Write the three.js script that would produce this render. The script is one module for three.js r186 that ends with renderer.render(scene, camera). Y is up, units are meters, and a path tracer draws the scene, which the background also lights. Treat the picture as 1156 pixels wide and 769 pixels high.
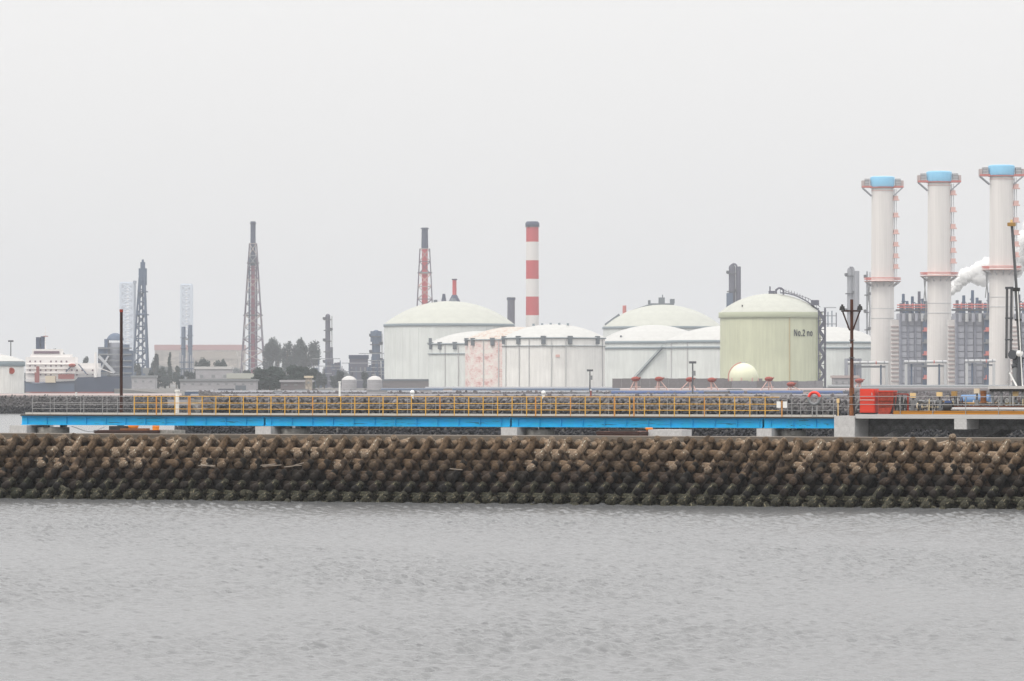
import * as THREE from 'three';
import { mergeGeometries } from 'three/addons/utils/BufferGeometryUtils.js';
import { FontLoader } from 'three/addons/loaders/FontLoader.js';
import { TextGeometry } from 'three/addons/geometries/TextGeometry.js';

// ---------------------------------------------------------------- camera, sky, sun, exposure
const scene = new THREE.Scene();
const EYE = 6, FOC = 4800, CX = 578, HZ = 432;             // eye height (m); long lens; horizon row of the frame
const camera = new THREE.PerspectiveCamera(2 * Math.atan(384.5 / FOC) * 180 / Math.PI, 1156 / 769, 1, 30000);
camera.position.set(0, EYE, 0);
camera.lookAt(0, EYE + 100 * (HZ - 384.5) / FOC, -100);
const renderer = new THREE.WebGLRenderer({ antialias: true });
renderer.toneMapping = THREE.LinearToneMapping;
renderer.toneMappingExposure = 1.3;
renderer.shadowMap.enabled = true;
{ // even overcast: brightness rises gently from horizon to zenith, the same all round
  const w = 64, h = 64, d = new Float32Array(w * h * 4);
  for (let j = 0; j < h; j++) for (let i = 0; i < w; i++) {
    const el = ((j + 0.5) / h - 0.5) * Math.PI, s = Math.max(0, Math.sin(el));
    const L = 0.615 * (1 + 1.8 * s);
    d.set([L * 1.01, L * 1.0, L * 0.99, 1], (j * w + i) * 4);
  }
  const sky = new THREE.DataTexture(d, w, h, THREE.RGBAFormat, THREE.FloatType);
  sky.mapping = THREE.EquirectangularReflectionMapping; sky.magFilter = THREE.LinearFilter; sky.needsUpdate = true;
  scene.background = sky; scene.environment = sky;
}
const sun = new THREE.DirectionalLight(0xfff6ea, 1.2);
sun.position.set(-300, 640, 60); sun.target.position.set(0, 0, -240); scene.add(sun, sun.target);
sun.castShadow = true; sun.shadow.radius = 40;
Object.assign(sun.shadow.camera, { left: -1200, right: 1200, top: 1200, bottom: -1200, near: 1, far: 4000 });
scene.fog = new THREE.FogExp2(new THREE.Color().setRGB(0.92, 0.95, 1.0), 0.000125);

// ---------------------------------------------------------------- helpers
let seed = 20240611;
const rnd = () => { seed |= 0; seed = seed + 0x6D2B79F5 | 0; let t = Math.imul(seed ^ seed >>> 15, 1 | seed); t = t + Math.imul(t ^ t >>> 7, 61 | t) ^ t; return ((t ^ t >>> 14) >>> 0) / 4294967296; };
const rr = (a, b) => a + (b - a) * rnd();
const X = (px, D) => (px - CX) * D / FOC;                   // metres across at distance D
const Y = (py, D) => EYE - (py - HZ) * D / FOC;             // metres above the sea at distance D
const M = (n, D) => n * D / FOC;
const GROUND = 3;
const V = (x, y, z) => new THREE.Vector3(x, y, z);
const plain = g => { const n = g.index ? g.toNonIndexed() : g; for (const k of Object.keys(n.attributes)) if (!['position', 'normal', 'uv'].includes(k)) n.deleteAttribute(k); return n; };
const bx = (w, h, d, x = 0, y = 0, z = 0) => new THREE.BoxGeometry(w, h, d).translate(x, y, z);       // centred
const bb = (w, h, d, x = 0, y = 0, z = 0) => new THREE.BoxGeometry(w, h, d).translate(x, y + h / 2, z); // standing on y
const cy = (r0, r1, h, x = 0, y = 0, z = 0, n = 12) => new THREE.CylinderGeometry(r1, r0, h, n).translate(x, y + h / 2, z);
function bar(a, b, r, n = 6, r2 = r) {
  const d = b.clone().sub(a), L = d.length(), g = new THREE.CylinderGeometry(r2, r, L, n).translate(0, L / 2, 0);
  return g.applyQuaternion(new THREE.Quaternion().setFromUnitVectors(V(0, 1, 0), d.normalize())).translate(a.x, a.y, a.z);
}
function beam(a, b, w, h = w) {                              // square bar
  const d = b.clone().sub(a), L = d.length(), g = new THREE.BoxGeometry(w, L, h).translate(0, L / 2, 0);
  return g.applyQuaternion(new THREE.Quaternion().setFromUnitVectors(V(0, 1, 0), d.normalize())).translate(a.x, a.y, a.z);
}
const torus = (R, r, x, y, z, flat = true, n = 24) => { const g = new THREE.TorusGeometry(R, r, 6, n); if (flat) g.rotateX(Math.PI / 2); return g.translate(x, y, z); };
const lathe = (pts, n = 48) => new THREE.LatheGeometry(pts.map(p => new THREE.Vector2(p[0], p[1])), n);
const used = new Map();
const numbered = n => { const k = used.get(n) ?? 0; used.set(n, k + 1); return k ? n + '_' + String(k).padStart(3, '0') : n; };
const shade = o => { o.castShadow = o.receiveShadow = true; return o; };
function mesh(geos, mat) { const l = (Array.isArray(geos) ? geos : [geos]).map(plain); return shade(new THREE.Mesh(l.length > 1 ? mergeGeometries(l) : l[0], mat)); }
function part(parent, name, geos, mat) { const m = mesh(geos, mat); m.name = name; parent.add(m); return m; }
function thing(name, label, category, x, y, z, turn = 0, group) {
  const o = new THREE.Group(); o.name = numbered(name); o.position.set(x, y, z); o.rotation.y = turn;
  o.userData = { label, category }; if (group) o.userData.group = group; scene.add(o); return o;
}
function solo(name, label, category, geos, mat, x = 0, y = 0, z = 0, turn = 0, group) {
  const o = mesh(geos, mat); o.name = numbered(name); o.position.set(x, y, z); o.rotation.y = turn;
  o.userData = { label, category }; if (group) o.userData.group = group; scene.add(o); return o;
}
function struct(name, geos, mat, kind = 'structure') { const o = mesh(geos, mat); o.name = numbered(name); o.userData = { kind }; scene.add(o); return o; }

// ---------------------------------------------------------------- textures and materials
function lattice(n, s) { const a = new Float32Array(n * n); let q = s; for (let i = 0; i < a.length; i++) { q = (Math.imul(q, 1664525) + 1013904223) | 0; a[i] = (q >>> 0) / 4294967296; } return a; }
function fbm(size, cells, oct, s, ax = 1, ay = 1) {          // tiling fractal noise 0..1, stretched by ax, ay
  const out = new Float32Array(size * size); let amp = 1, tot = 0;
  for (let o = 0; o < oct; o++) {
    const nx = Math.max(1, Math.round(cells * ax)) << o, ny = Math.max(1, Math.round(cells * ay)) << o, n = Math.max(nx, ny), L = lattice(n, s + o * 7919);
    for (let j = 0; j < size; j++) { const v = j / size * ny, y0 = Math.floor(v), fy = v - y0, sy = fy * fy * (3 - 2 * fy), y1 = (y0 + 1) % ny;
      for (let i = 0; i < size; i++) { const u = i / size * nx, x0 = Math.floor(u), fx = u - x0, sx = fx * fx * (3 - 2 * fx), x1 = (x0 + 1) % nx;
        const a = L[y0 * n + x0], b = L[y0 * n + x1], c = L[y1 * n + x0], e = L[y1 * n + x1];
        out[j * size + i] += amp * (a + (b - a) * sx + (c - a) * sy + (a - b - c + e) * sx * sy); } }
    tot += amp; amp *= 0.55;
  }
  for (let i = 0; i < out.length; i++) out[i] /= tot; return out;
}
function tex(size, f, srgb, rx = 1, ry = 1) {                // f(i) -> [r,g,b] in 0..1
  const d = new Uint8Array(size * size * 4);
  for (let i = 0; i < size * size; i++) { const c = f(i, i % size, Math.floor(i / size)); d[4 * i] = 255 * Math.min(1, Math.max(0, c[0])); d[4 * i + 1] = 255 * Math.min(1, Math.max(0, c[1])); d[4 * i + 2] = 255 * Math.min(1, Math.max(0, c[2])); d[4 * i + 3] = 255; }
  const t = new THREE.DataTexture(d, size, size, THREE.RGBAFormat); if (srgb) t.colorSpace = THREE.SRGBColorSpace;
  t.wrapS = t.wrapT = THREE.RepeatWrapping; t.magFilter = THREE.LinearFilter; t.minFilter = THREE.LinearMipmapLinearFilter; t.generateMipmaps = true; t.repeat.set(rx, ry); t.needsUpdate = true; return t;
}
const mat = (r, g, b, rough = 0.8, extra = {}) => new THREE.MeshStandardMaterial({ color: new THREE.Color().setRGB(r, g, b), roughness: rough, ...extra });
const rough = (r, g, b, ro, extra) => new THREE.MeshPhysicalMaterial({ color: new THREE.Color().setRGB(r, g, b), roughness: ro, specularIntensity: 0.3, ...extra });
const N1 = fbm(256, 4, 5, 11), N2 = fbm(256, 8, 4, 77), NS = fbm(256, 3, 5, 301, 10, 1), NF = fbm(256, 24, 3, 909);
const mottle = tex(256, i => { const v = 0.78 + 0.5 * (N1[i] - 0.5) + 0.35 * (NF[i] - 0.5); return [v, v, v]; }, true);
const streak = tex(256, i => { const v = 0.95 + 0.10 * (NS[i] - 0.5) + 0.08 * (N1[i] - 0.5); return [v, v, v * 0.995]; }, true, 6, 1);
const soft = tex(256, i => { const v = 0.92 + 0.16 * (N1[i] - 0.5) + 0.14 * (NF[i] - 0.5); return [v, v, v]; }, true, 2, 2);
const roofing = tex(256, i => { const v = 0.95 + 0.10 * (N1[i] - 0.5) + 0.06 * (NF[i] - 0.5); return [v, v, v]; }, true, 14, 3);
const pits = tex(256, i => { const v = N2[i] * 0.5 + NF[i] * 0.5; return [v, v, v]; }, false, 2, 2);
const blockTex = (r, g, b, k, spots) => tex(256, i => {      // weathered concrete; spots = lichen, barnacle or algae flecks
  let v = 0.72 + k * (N1[i] - 0.5) + 0.5 * (NF[i] - 0.5); let c = [r * v, g * v, b * v];
  if (spots && N2[i] + 0.35 * NF[i] > spots[3]) c = [spots[0], spots[1], spots[2]].map(q => q * (0.7 + 0.6 * NF[i])); return c;
}, true, 2, 2);
const MAT = {
  dry: [rough(0.36, 0.36, 0.36, 0.95, { map: blockTex(0.88, 0.75, 0.62, 0.5, [0.9, 0.82, 0.72, 0.86]), bumpMap: pits, bumpScale: 0.03 }),
        rough(0.28, 0.28, 0.28, 0.95, { map: blockTex(0.86, 0.72, 0.58, 0.6, [0.6, 0.5, 0.42, 0.84]), bumpMap: pits, bumpScale: 0.03 }),
        rough(0.47, 0.47, 0.47, 0.95, { map: blockTex(0.90, 0.78, 0.66, 0.5, [0.96, 0.9, 0.82, 0.84]), bumpMap: pits, bumpScale: 0.03 }),
        rough(0.22, 0.22, 0.22, 0.95, { map: blockTex(0.84, 0.72, 0.60, 0.6), bumpMap: pits, bumpScale: 0.03 })],
  damp: [rough(0.22, 0.22, 0.22, 0.85, { map: blockTex(0.80, 0.68, 0.58, 0.9), bumpMap: pits, bumpScale: 0.03 }), rough(0.14, 0.14, 0.14, 0.8, { map: blockTex(0.76, 0.65, 0.57, 0.9, [0.85, 0.74, 0.64, 0.84]), bumpMap: pits, bumpScale: 0.03 }), rough(0.09, 0.09, 0.09, 0.8, { map: blockTex(0.72, 0.66, 0.60, 0.9), bumpMap: pits, bumpScale: 0.03 })],
  wet: [rough(0.10, 0.10, 0.10, 0.7, { map: blockTex(0.74, 0.66, 0.60, 0.9), bumpMap: pits, bumpScale: 0.03 }),
        rough(0.07, 0.07, 0.07, 0.7, { map: blockTex(0.72, 0.62, 0.55, 0.9, [0.9, 0.78, 0.7, 0.82]), bumpMap: pits, bumpScale: 0.03 }),
        rough(0.05, 0.05, 0.05, 0.7, { map: blockTex(0.70, 0.66, 0.62, 0.9), bumpMap: pits, bumpScale: 0.03 })],
  algae: [rough(0.19, 0.19, 0.19, 0.75, { map: blockTex(0.62, 0.62, 0.52, 0.9, [0.95, 0.88, 0.74, 0.80]), bumpMap: pits, bumpScale: 0.04 }),
          rough(0.11, 0.11, 0.11, 0.75, { map: blockTex(0.60, 0.63, 0.50, 0.9, [0.8, 0.78, 0.64, 0.80]), bumpMap: pits, bumpScale: 0.04 }),
          rough(0.21, 0.21, 0.21, 0.75, { map: blockTex(0.66, 0.61, 0.53, 0.9, [1, 0.95, 0.86, 0.76]), bumpMap: pits, bumpScale: 0.04 })],
  core: rough(0.018, 0.017, 0.016, 0.95, { map: mottle }),  // near-black mound colour stands in for shade in the block gaps
  crest: mat(0.24, 0.20, 0.16, 0.95, { map: mottle }),
  land: mat(0.20, 0.19, 0.18, 0.95, { map: mottle }),
  rubble: mat(0.18, 0.17, 0.175, 0.95, { map: mottle, bumpMap: pits, bumpScale: 0.05 }),
  revetDry: mat(0.20, 0.19, 0.195, 0.95, { map: mottle }), revetWet: mat(0.02, 0.021, 0.03, 0.8, { map: mottle }),
  concrete: mat(0.50, 0.48, 0.44, 0.9, { map: mottle, bumpMap: pits, bumpScale: 0.01 }),
  pale: mat(0.62, 0.61, 0.60, 0.85, { map: soft }),
  blue: mat(0.0, 0.42, 0.84, 0.45, { map: tex(256, i => { const r = N2[i] > 0.66 && NF[i] > 0.5; return r ? [0.42, 0.42, 0.36] : [0.96, 0.96 + 0.1 * (N1[i] - 0.5), 1 - 0.14 * (NS[i])]; }, true, 1, 1) }),
  deckDark: mat(0.10, 0.09, 0.08, 0.9, { map: mottle }),
  yellow: mat(0.68, 0.38, 0.06, 0.6), yellowOld: mat(0.62, 0.28, 0.06, 0.65), railGrey: mat(0.30, 0.30, 0.30, 0.6), white: mat(0.80, 0.80, 0.78, 0.6),
  rust: mat(0.16, 0.055, 0.028, 0.9, { map: mottle }), rustDark: mat(0.07, 0.026, 0.018, 0.9, { map: mottle }), rustOrange: mat(0.36, 0.14, 0.05, 0.9, { map: mottle }),
  black: mat(0.02, 0.02, 0.02, 0.6), orange: mat(0.85, 0.26, 0.01, 0.5), red: mat(0.68, 0.045, 0.02, 0.5), redDull: mat(0.52, 0.06, 0.025, 0.65, { map: mottle }), ring: mat(0.80, 0.05, 0.03, 0.5),
  steel: mat(0.20, 0.21, 0.22, 0.6), steelDark: mat(0.07, 0.075, 0.085, 0.6), steelLight: mat(0.48, 0.49, 0.50, 0.55), steelHazeBlue: mat(0.07, 0.105, 0.17, 0.65), pipeBlue: mat(0.05, 0.09, 0.22, 0.6),  // far-steel blue deepened to stand in for distance haze
  amber: mat(0.72, 0.52, 0.26, 0.6), sand: mat(0.62, 0.53, 0.40, 0.85), brass: mat(0.34, 0.20, 0.06, 0.6),
  tankWhite: mat(0.88, 0.87, 0.85, 0.6, { map: streak }), tankGrey: mat(0.76, 0.79, 0.775, 0.6, { map: streak }), roofWhite: mat(0.51, 0.51, 0.495, 0.65, { map: roofing }), roofCream: mat(0.47, 0.48, 0.43, 0.65, { map: roofing }),
  tankGreen: mat(0.64, 0.66, 0.49, 0.6, { map: streak }), bandGreen: mat(0.46, 0.49, 0.36, 0.6), creamBall: mat(0.66, 0.67, 0.50, 0.5),
  trim: mat(0.24, 0.29, 0.32, 0.6), trimDark: mat(0.12, 0.14, 0.16, 0.6),
  stack: mat(0.78, 0.75, 0.735, 0.6, { map: streak }), skyBlue: mat(0.22, 0.55, 0.80, 0.5), pink: mat(0.55, 0.16, 0.14, 0.7), pinkPale: mat(0.66, 0.42, 0.38, 0.7),
  chimRed: mat(0.50, 0.045, 0.05, 0.6), chimWhite: mat(0.70, 0.68, 0.66, 0.6), chimHazeDark: mat(0.03, 0.042, 0.085, 0.7),  // navy of the dark tops stands in for blue distance haze
  boiler: mat(0.27, 0.28, 0.33, 0.7), boilerRib: mat(0.19, 0.20, 0.25, 0.7), boilerPale: mat(0.34, 0.35, 0.40, 0.7),
  shipWhite: mat(0.80, 0.77, 0.75, 0.5), hull: mat(0.012, 0.028, 0.07, 0.5), hullGrey: mat(0.06, 0.09, 0.15, 0.5), deckRed: mat(0.26, 0.06, 0.05, 0.7), glass: mat(0.03, 0.035, 0.05, 0.15),
  roofRed: mat(0.36, 0.16, 0.15, 0.8), wallBeige: mat(0.58, 0.50, 0.42, 0.85, { map: mottle }), wallGrey: mat(0.42, 0.41, 0.43, 0.85, { map: soft }), dike: mat(0.20, 0.18, 0.185, 0.9, { map: soft }),
  leaf: mat(0.035, 0.06, 0.05, 0.9), leafB: mat(0.065, 0.09, 0.055, 0.9), bark: mat(0.09, 0.07, 0.05, 0.95),
  steam: new THREE.MeshStandardMaterial({ color: 0xffffff, roughness: 1, transparent: true, opacity: 0.34 }),
  driftwood: mat(0.34, 0.29, 0.24, 0.9), rig: mat(0.46, 0.54, 0.66, 0.7), wallDusk: mat(0.27, 0.26, 0.28, 0.9, { map: soft }), concreteShade: mat(0.26, 0.26, 0.26, 0.9, { map: mottle }), railPale: mat(0.52, 0.50, 0.46, 0.7), kerb: mat(0.72, 0.30, 0.02, 0.6, { map: mottle }), skidBlue: mat(0.10, 0.20, 0.38, 0.5), steelArm: mat(0.16, 0.165, 0.175, 0.55, { map: mottle }),  // haunched-beam concrete darkened as recess shade; rig tone paled as distance haze
  pipeGrey: mat(0.50, 0.50, 0.50, 0.7), sandPipe: mat(0.50, 0.42, 0.26, 0.8), steelPurple: mat(0.09, 0.09, 0.125, 0.65), steelHaze: mat(0.28, 0.29, 0.32, 0.65), pinkDeep: mat(0.24, 0.055, 0.085, 0.7), towerGrey: mat(0.11, 0.08, 0.12, 0.7), pinkGrey: mat(0.42, 0.35, 0.34, 0.75), portGlass: mat(0.16, 0.10, 0.13, 0.3), leafHaze: mat(0.05, 0.07, 0.07, 0.9),  // steelHaze and leafHaze carry blue distance haze in their base colour
  tankPink: mat(0.88, 0.87, 0.85, 0.65, { map: tex(512, (i, x, y) => { const u = x / 512, n = N1[((y >> 1) % 256) * 256 + ((x * 3) >> 1) % 256], f = NF[(y % 256) * 256 + (x % 256)], m = N2[(y % 256) * 256 + ((x * 2) % 256)]; const a = n * 0.6 + m * 0.4 + f * 0.18; return a > 0.70 ? [0.84, 0.66, 0.65] : a > 0.62 ? [0.91, 0.80, 0.79] : a > 0.5 ? [0.94, 0.88, 0.87] : [0.95, 0.93, 0.91]; }, true, 3, 2) }),
  roofStreak: mat(0.50, 0.49, 0.47, 0.65, { map: tex(256, (i) => N2[i] * 0.6 + NF[i] * 0.5 > 0.62 ? [0.92, 0.78, 0.71] : [0.97, 0.96, 0.94], true, 9, 2) }),
  ink: mat(0.03, 0.035, 0.04, 0.7),
};

// ---------------------------------------------------------------- the setting: sea, land, revetments
{
  const waves = [];
  for (let k = 0; k < 44; k++) { const lam = 0.25 * Math.pow(6, Math.pow(rnd(), 1.5)), th = rr(-1.35, 1.35) + 0.2; waves.push([Math.sin(th) * 2 * Math.PI / lam, Math.cos(th) * 2 * Math.PI / lam, rr(0, 6.283), 0.0074 * lam * rr(0.5, 1.3)]); }
  for (let k = 0; k < 34; k++) { const lam = rr(0.32, 0.95), th = (rnd() < 0.5 ? -1 : 1) * rr(0.95, 1.42); waves.push([Math.sin(th) * 2 * Math.PI / lam, Math.cos(th) * 2 * Math.PI / lam, rr(0, 6.283), 0.0068 * lam * rr(0.5, 1.3)]); }   // cross chop
  const zs = []; for (let z = 68; z < 236; z += 0.12 * z / 80) zs.push(-z);
  const half = z => 3 + 0.14 * -z, nx = 480, nz = zs.length, pos = new Float32Array(nx * nz * 3), uv = new Float32Array(nx * nz * 2), idx = new Uint32Array((nx - 1) * (nz - 1) * 6);
  for (let j = 0, p = 0; j < nz; j++) for (let i = 0; i < nx; i++, p++) {
    const z = zs[j], x = half(z) * (2 * i / (nx - 1) - 1); let h = 0;
    for (const w of waves) h += w[3] * Math.sin(w[0] * x + w[1] * z + w[2]);
    const gust = 0.85 + 0.4 * Math.sin(x * 0.19 + z * 0.05 + 1.3 * Math.sin(z * 0.063)) * Math.sin(z * 0.11 - x * 0.13);
    const edge = Math.min(1, Math.min(i, nx - 1 - i) / 8, Math.min(j, nz - 1 - j) / 4);
    pos.set([x, h * gust * edge, z], p * 3); uv.set([x / 1.7, z / 1.7], p * 2);
  }
  for (let j = 0, q = 0; j < nz - 1; j++) for (let i = 0; i < nx - 1; i++) { const a = j * nx + i, b = a + 1, c = a + nx, d = c + 1; idx.set([a, b, c, b, d, c], q); q += 6; }
  const g = new THREE.BufferGeometry(); g.setAttribute('position', new THREE.BufferAttribute(pos, 3)); g.setAttribute('uv', new THREE.BufferAttribute(uv, 2)); g.setIndex(new THREE.BufferAttribute(idx, 1)); g.computeVertexNormals();
  const ripple = fbm(512, 6, 4, 4242, 1.3, 1), rip = tex(512, i => [ripple[i], ripple[i], ripple[i]], false);
  const water = new THREE.MeshPhysicalMaterial({ color: new THREE.Color().setRGB(0.10, 0.103, 0.107), roughness: 0.2, ior: 1.33, bumpMap: rip, bumpScale: 0.02 });
  const near = shade(new THREE.Mesh(g, water)); near.name = 'sea'; near.userData = { kind: 'structure' }; scene.add(near); numbered('sea');
  const z1 = zs[nz - 1], z0 = zs[0], sheet = pts => { const p = new THREE.ShapeGeometry(new THREE.Shape(pts.map(q => new THREE.Vector2(q[0], -q[1])))).rotateX(-Math.PI / 2), u = p.attributes.uv, q = p.attributes.position; for (let i = 0; i < q.count; i++) u.setXY(i, q.getX(i) / 1.7, q.getZ(i) / 1.7); return p; }, h0 = half(z0), h1 = half(z1);
  struct('sea', [sheet([[-5000, z0], [5000, z0], [5000, 400], [-5000, 400]]), sheet([[-5000, z1], [-h1, z1], [-h0, z0], [-5000, z0]]), sheet([[h1, z1], [5000, z1], [5000, z0], [h0, z0]]), sheet([[-5000, -10000], [5000, -10000], [5000, z1], [-5000, z1]])], water);
}
// land: a flat industrial shore, its edge cut back on the left where the tanker lies in a basin
const flat = (pts, y, thick) => { const s = new THREE.Shape(pts.map(p => new THREE.Vector2(p[0], -p[1]))); return new THREE.ExtrudeGeometry(s, { depth: thick, bevelEnabled: false }).rotateX(-Math.PI / 2).translate(0, y - thick, 0); };
const landUV = g => { const p = g.attributes.position, u = g.attributes.uv; for (let i = 0; i < p.count; i++) u.setXY(i, p.getX(i) / 9, p.getZ(i) / 9 + p.getY(i) / 9); return g; };
struct('ground', landUV(flat([[X(224, 474), -476], [600, -436], [4500, -436], [4500, -9800], [-4500, -9800], [-4500, -2450], [X(118, 2450), -2450], [X(212, 1000), -1000], [X(222, 500), -500]], GROUND, 5)), MAT.land);
struct('ground', landUV(flat([[-400, -830], [X(205, 822), -830], [X(205, 905), -905], [X(30, 905), -905], [X(34, 1300), -1300], [-700, -1300], [-700, -830]], 2.996, 5)), MAT.land);

// tetrapod armour block: four tapered legs with chamfered ends
function legGeo(L, r0, r1, n) { return lathe([[r0, 0], [r1, L * 0.88], [r1 * 0.86, L * 0.95], [r1 * 0.55, L * 0.99], [0, L]], n); }
function tetraGeo(L, r0, r1, n) {
  const dirs = [V(0, 0, 1)]; for (let k = 0; k < 3; k++) { const a = Math.PI / 2 + k * 2.0944; dirs.push(V(0.943 * Math.cos(a), 0.943 * Math.sin(a), -0.333)); }
  return mergeGeometries(dirs.map(d => plain(legGeo(L, r0, r1, n).applyQuaternion(new THREE.Quaternion().setFromUnitVectors(V(0, 1, 0), d)))));
}
const TETRA = [0, 1, 2].map(k => {                            // three casts, edges worn unevenly
  const g = tetraGeo(0.92, 0.215, 0.18, 12), p = g.attributes.position, q = V(0, 0, 0);
  for (let i = 0; i < p.count; i++) { q.fromBufferAttribute(p, i); const s = 1 + 0.025 * Math.sin(q.x * 9 + k * 2) * Math.sin(q.y * 8 + k) + 0.02 * Math.sin(q.z * 11 + k * 3); p.setXYZ(i, q.x * s, q.y * s, q.z * s); }
  return g;
});
const facing = (a, b, jit) => {                               // quaternion: leg 0 along a, leg 1 leaning to b, shaken a little
  const z = a.clone().normalize(), y = b.clone().addScaledVector(z, -b.dot(z)).normalize(), x = y.clone().cross(z);
  return new THREE.Quaternion().setFromRotationMatrix(new THREE.Matrix4().makeBasis(x, y, z)).premultiply(new THREE.Quaternion().setFromEuler(new THREE.Euler(rr(-jit, jit), rr(-jit, jit), rr(-jit, jit))));
};
const BW = { o: V(-28.2, 0, -220.6), turn: -Math.atan2(19, 50.8) };
const bwQ = new THREE.Quaternion().setFromAxisAngle(V(0, 1, 0), BW.turn);
const bwPoint = (u, y, z) => V(u, y, z).applyQuaternion(bwQ).add(BW.o);
{
  const SL = Math.tan(44 * Math.PI / 180), A = V(-0.34, -0.16, 0.92), B = V(0.55, 0.83, 0.1), TOPA = V(-0.2, 0.42, 0.85), TOPB = V(0, -1, 0);
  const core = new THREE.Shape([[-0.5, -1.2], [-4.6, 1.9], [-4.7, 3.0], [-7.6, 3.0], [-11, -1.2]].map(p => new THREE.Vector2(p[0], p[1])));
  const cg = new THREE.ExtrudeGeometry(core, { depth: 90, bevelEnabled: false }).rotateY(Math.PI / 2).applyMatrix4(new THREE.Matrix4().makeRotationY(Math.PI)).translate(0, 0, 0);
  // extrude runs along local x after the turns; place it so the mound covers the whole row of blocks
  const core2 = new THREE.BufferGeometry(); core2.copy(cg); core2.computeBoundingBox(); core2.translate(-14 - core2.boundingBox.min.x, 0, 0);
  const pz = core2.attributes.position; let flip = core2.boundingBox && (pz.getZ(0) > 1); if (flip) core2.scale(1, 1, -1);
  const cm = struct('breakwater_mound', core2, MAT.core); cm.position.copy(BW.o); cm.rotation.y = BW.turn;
  const cap = struct('breakwater_crest', bb(90, 0.3, 2.6, 31, 3.004, -6.1), MAT.crest); cap.position.copy(BW.o); cap.rotation.y = BW.turn;
  const rows = [[2.80, 'dry'], [2.42, 'dry'], [1.86, 'dry'], [1.32, 'damp'], [0.78, 'wet'], [0.28, 'algae'], [-0.24, 'algae']];
  const LAB = { damp: 'damp dark brown concrete tetrapod just below the driftwood line of the breakwater', dry: 'dry tan concrete tetrapod in the upper courses of the breakwater', wet: 'dark wet concrete tetrapod in the middle course of the breakwater', algae: 'greenish weed-stained concrete tetrapod in the lowest courses at the waterline' };
  const GRP = { damp: 'damp tetrapods below the driftwood line', dry: 'dry tetrapods along the breakwater', wet: 'wet tetrapods along the breakwater', algae: 'waterline tetrapods along the breakwater' };
  const spots = [];
  rows.forEach(([h, kind], j) => { for (let i = -16; i < 80; i++) { const u = i * 0.935 - j * 0.262 + rr(-0.035, 0.035); spots.push({ p: bwPoint(u, h + rr(-0.035, 0.035), -(h + 0.15) / SL - (j ? 0.55 : 1.0) + rr(-0.07, 0.07)), kind, j, q: (facing(j ? A : TOPA, j ? B : TOPB, rnd() < 0.06 ? 0.35 : 0.055)) }); } });
  let singles = 0; const rest = { dry: [], damp: [], wet: [], algae: [] };
  const seen = s => Math.abs(s.p.x / -s.p.z) < 0.1218;
  for (const s of spots) {
    if (seen(s) && singles < 300) {
      const bank = MAT[s.kind], m = shade(new THREE.Mesh(TETRA[Math.floor(rnd() * 3)], bank[Math.floor(rnd() * bank.length)]));
      m.name = numbered('tetrapod'); m.position.copy(s.p); m.quaternion.copy(s.q); m.userData = { label: LAB[s.kind], category: 'tetrapod', group: GRP[s.kind] }; scene.add(m); singles++;
    } else rest[s.kind].push(s);
  }
  for (let i = -16; i < 80; i++) for (const [h, z, k] of [[1.2, -4.9, 'wet'], [2.0, -8.3, 'dry'], [-0.55, -0.2, 'algae']])
    rest[k].push({ p: bwPoint(i * 0.935 + 0.45 + rr(-0.1, 0.1), h + rr(-0.05, 0.05), z + rr(-0.1, 0.1)), q: bwQ.clone().multiply(facing(V(0.1, 0.5, 0.86), V(-0.5, 0.8, -0.3), 0.3)) });
  for (const k of Object.keys(rest)) {
    const im = shade(new THREE.InstancedMesh(TETRA[0], MAT[k][0], rest[k].length)); rest[k].forEach((s, i) => { im.setMatrixAt(i, new THREE.Matrix4().compose(s.p, s.q, V(1, 1, 1))); const v = rr(0.7, 1.1); im.setColorAt(i, new THREE.Color(v, v, v)); });
    im.name = numbered('tetrapod_mass'); im.userData = { kind: 'stuff', label: 'further ' + { dry: 'dry', damp: 'damp brown', wet: 'dark wet', algae: 'weed-stained' }[k] + ' tetrapods packed into the breakwater', category: 'tetrapods' }; scene.add(im);
  }
  for (let k = 0; k < 8; k++) {                              // driftwood left along the tide line
    const u = k < 6 ? 12 + rr(0, 6) : rr(2, 44), L = rr(0.5, 1.1), p = bwPoint(u, 1.74 + rr(-0.06, 0.1), -1.25);
    solo('driftwood_stick', 'thin pale driftwood stick caught at the tide line of the breakwater', 'driftwood', bar(V(-L / 2, 0, 0), V(L / 2, rr(-0.12, 0.2), rr(-0.1, 0.1)), 0.018, 5), MAT.driftwood, p.x, p.y, p.z, BW.turn + rr(-0.2, 0.2), 'driftwood along the tide line');
  }
}
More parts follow.
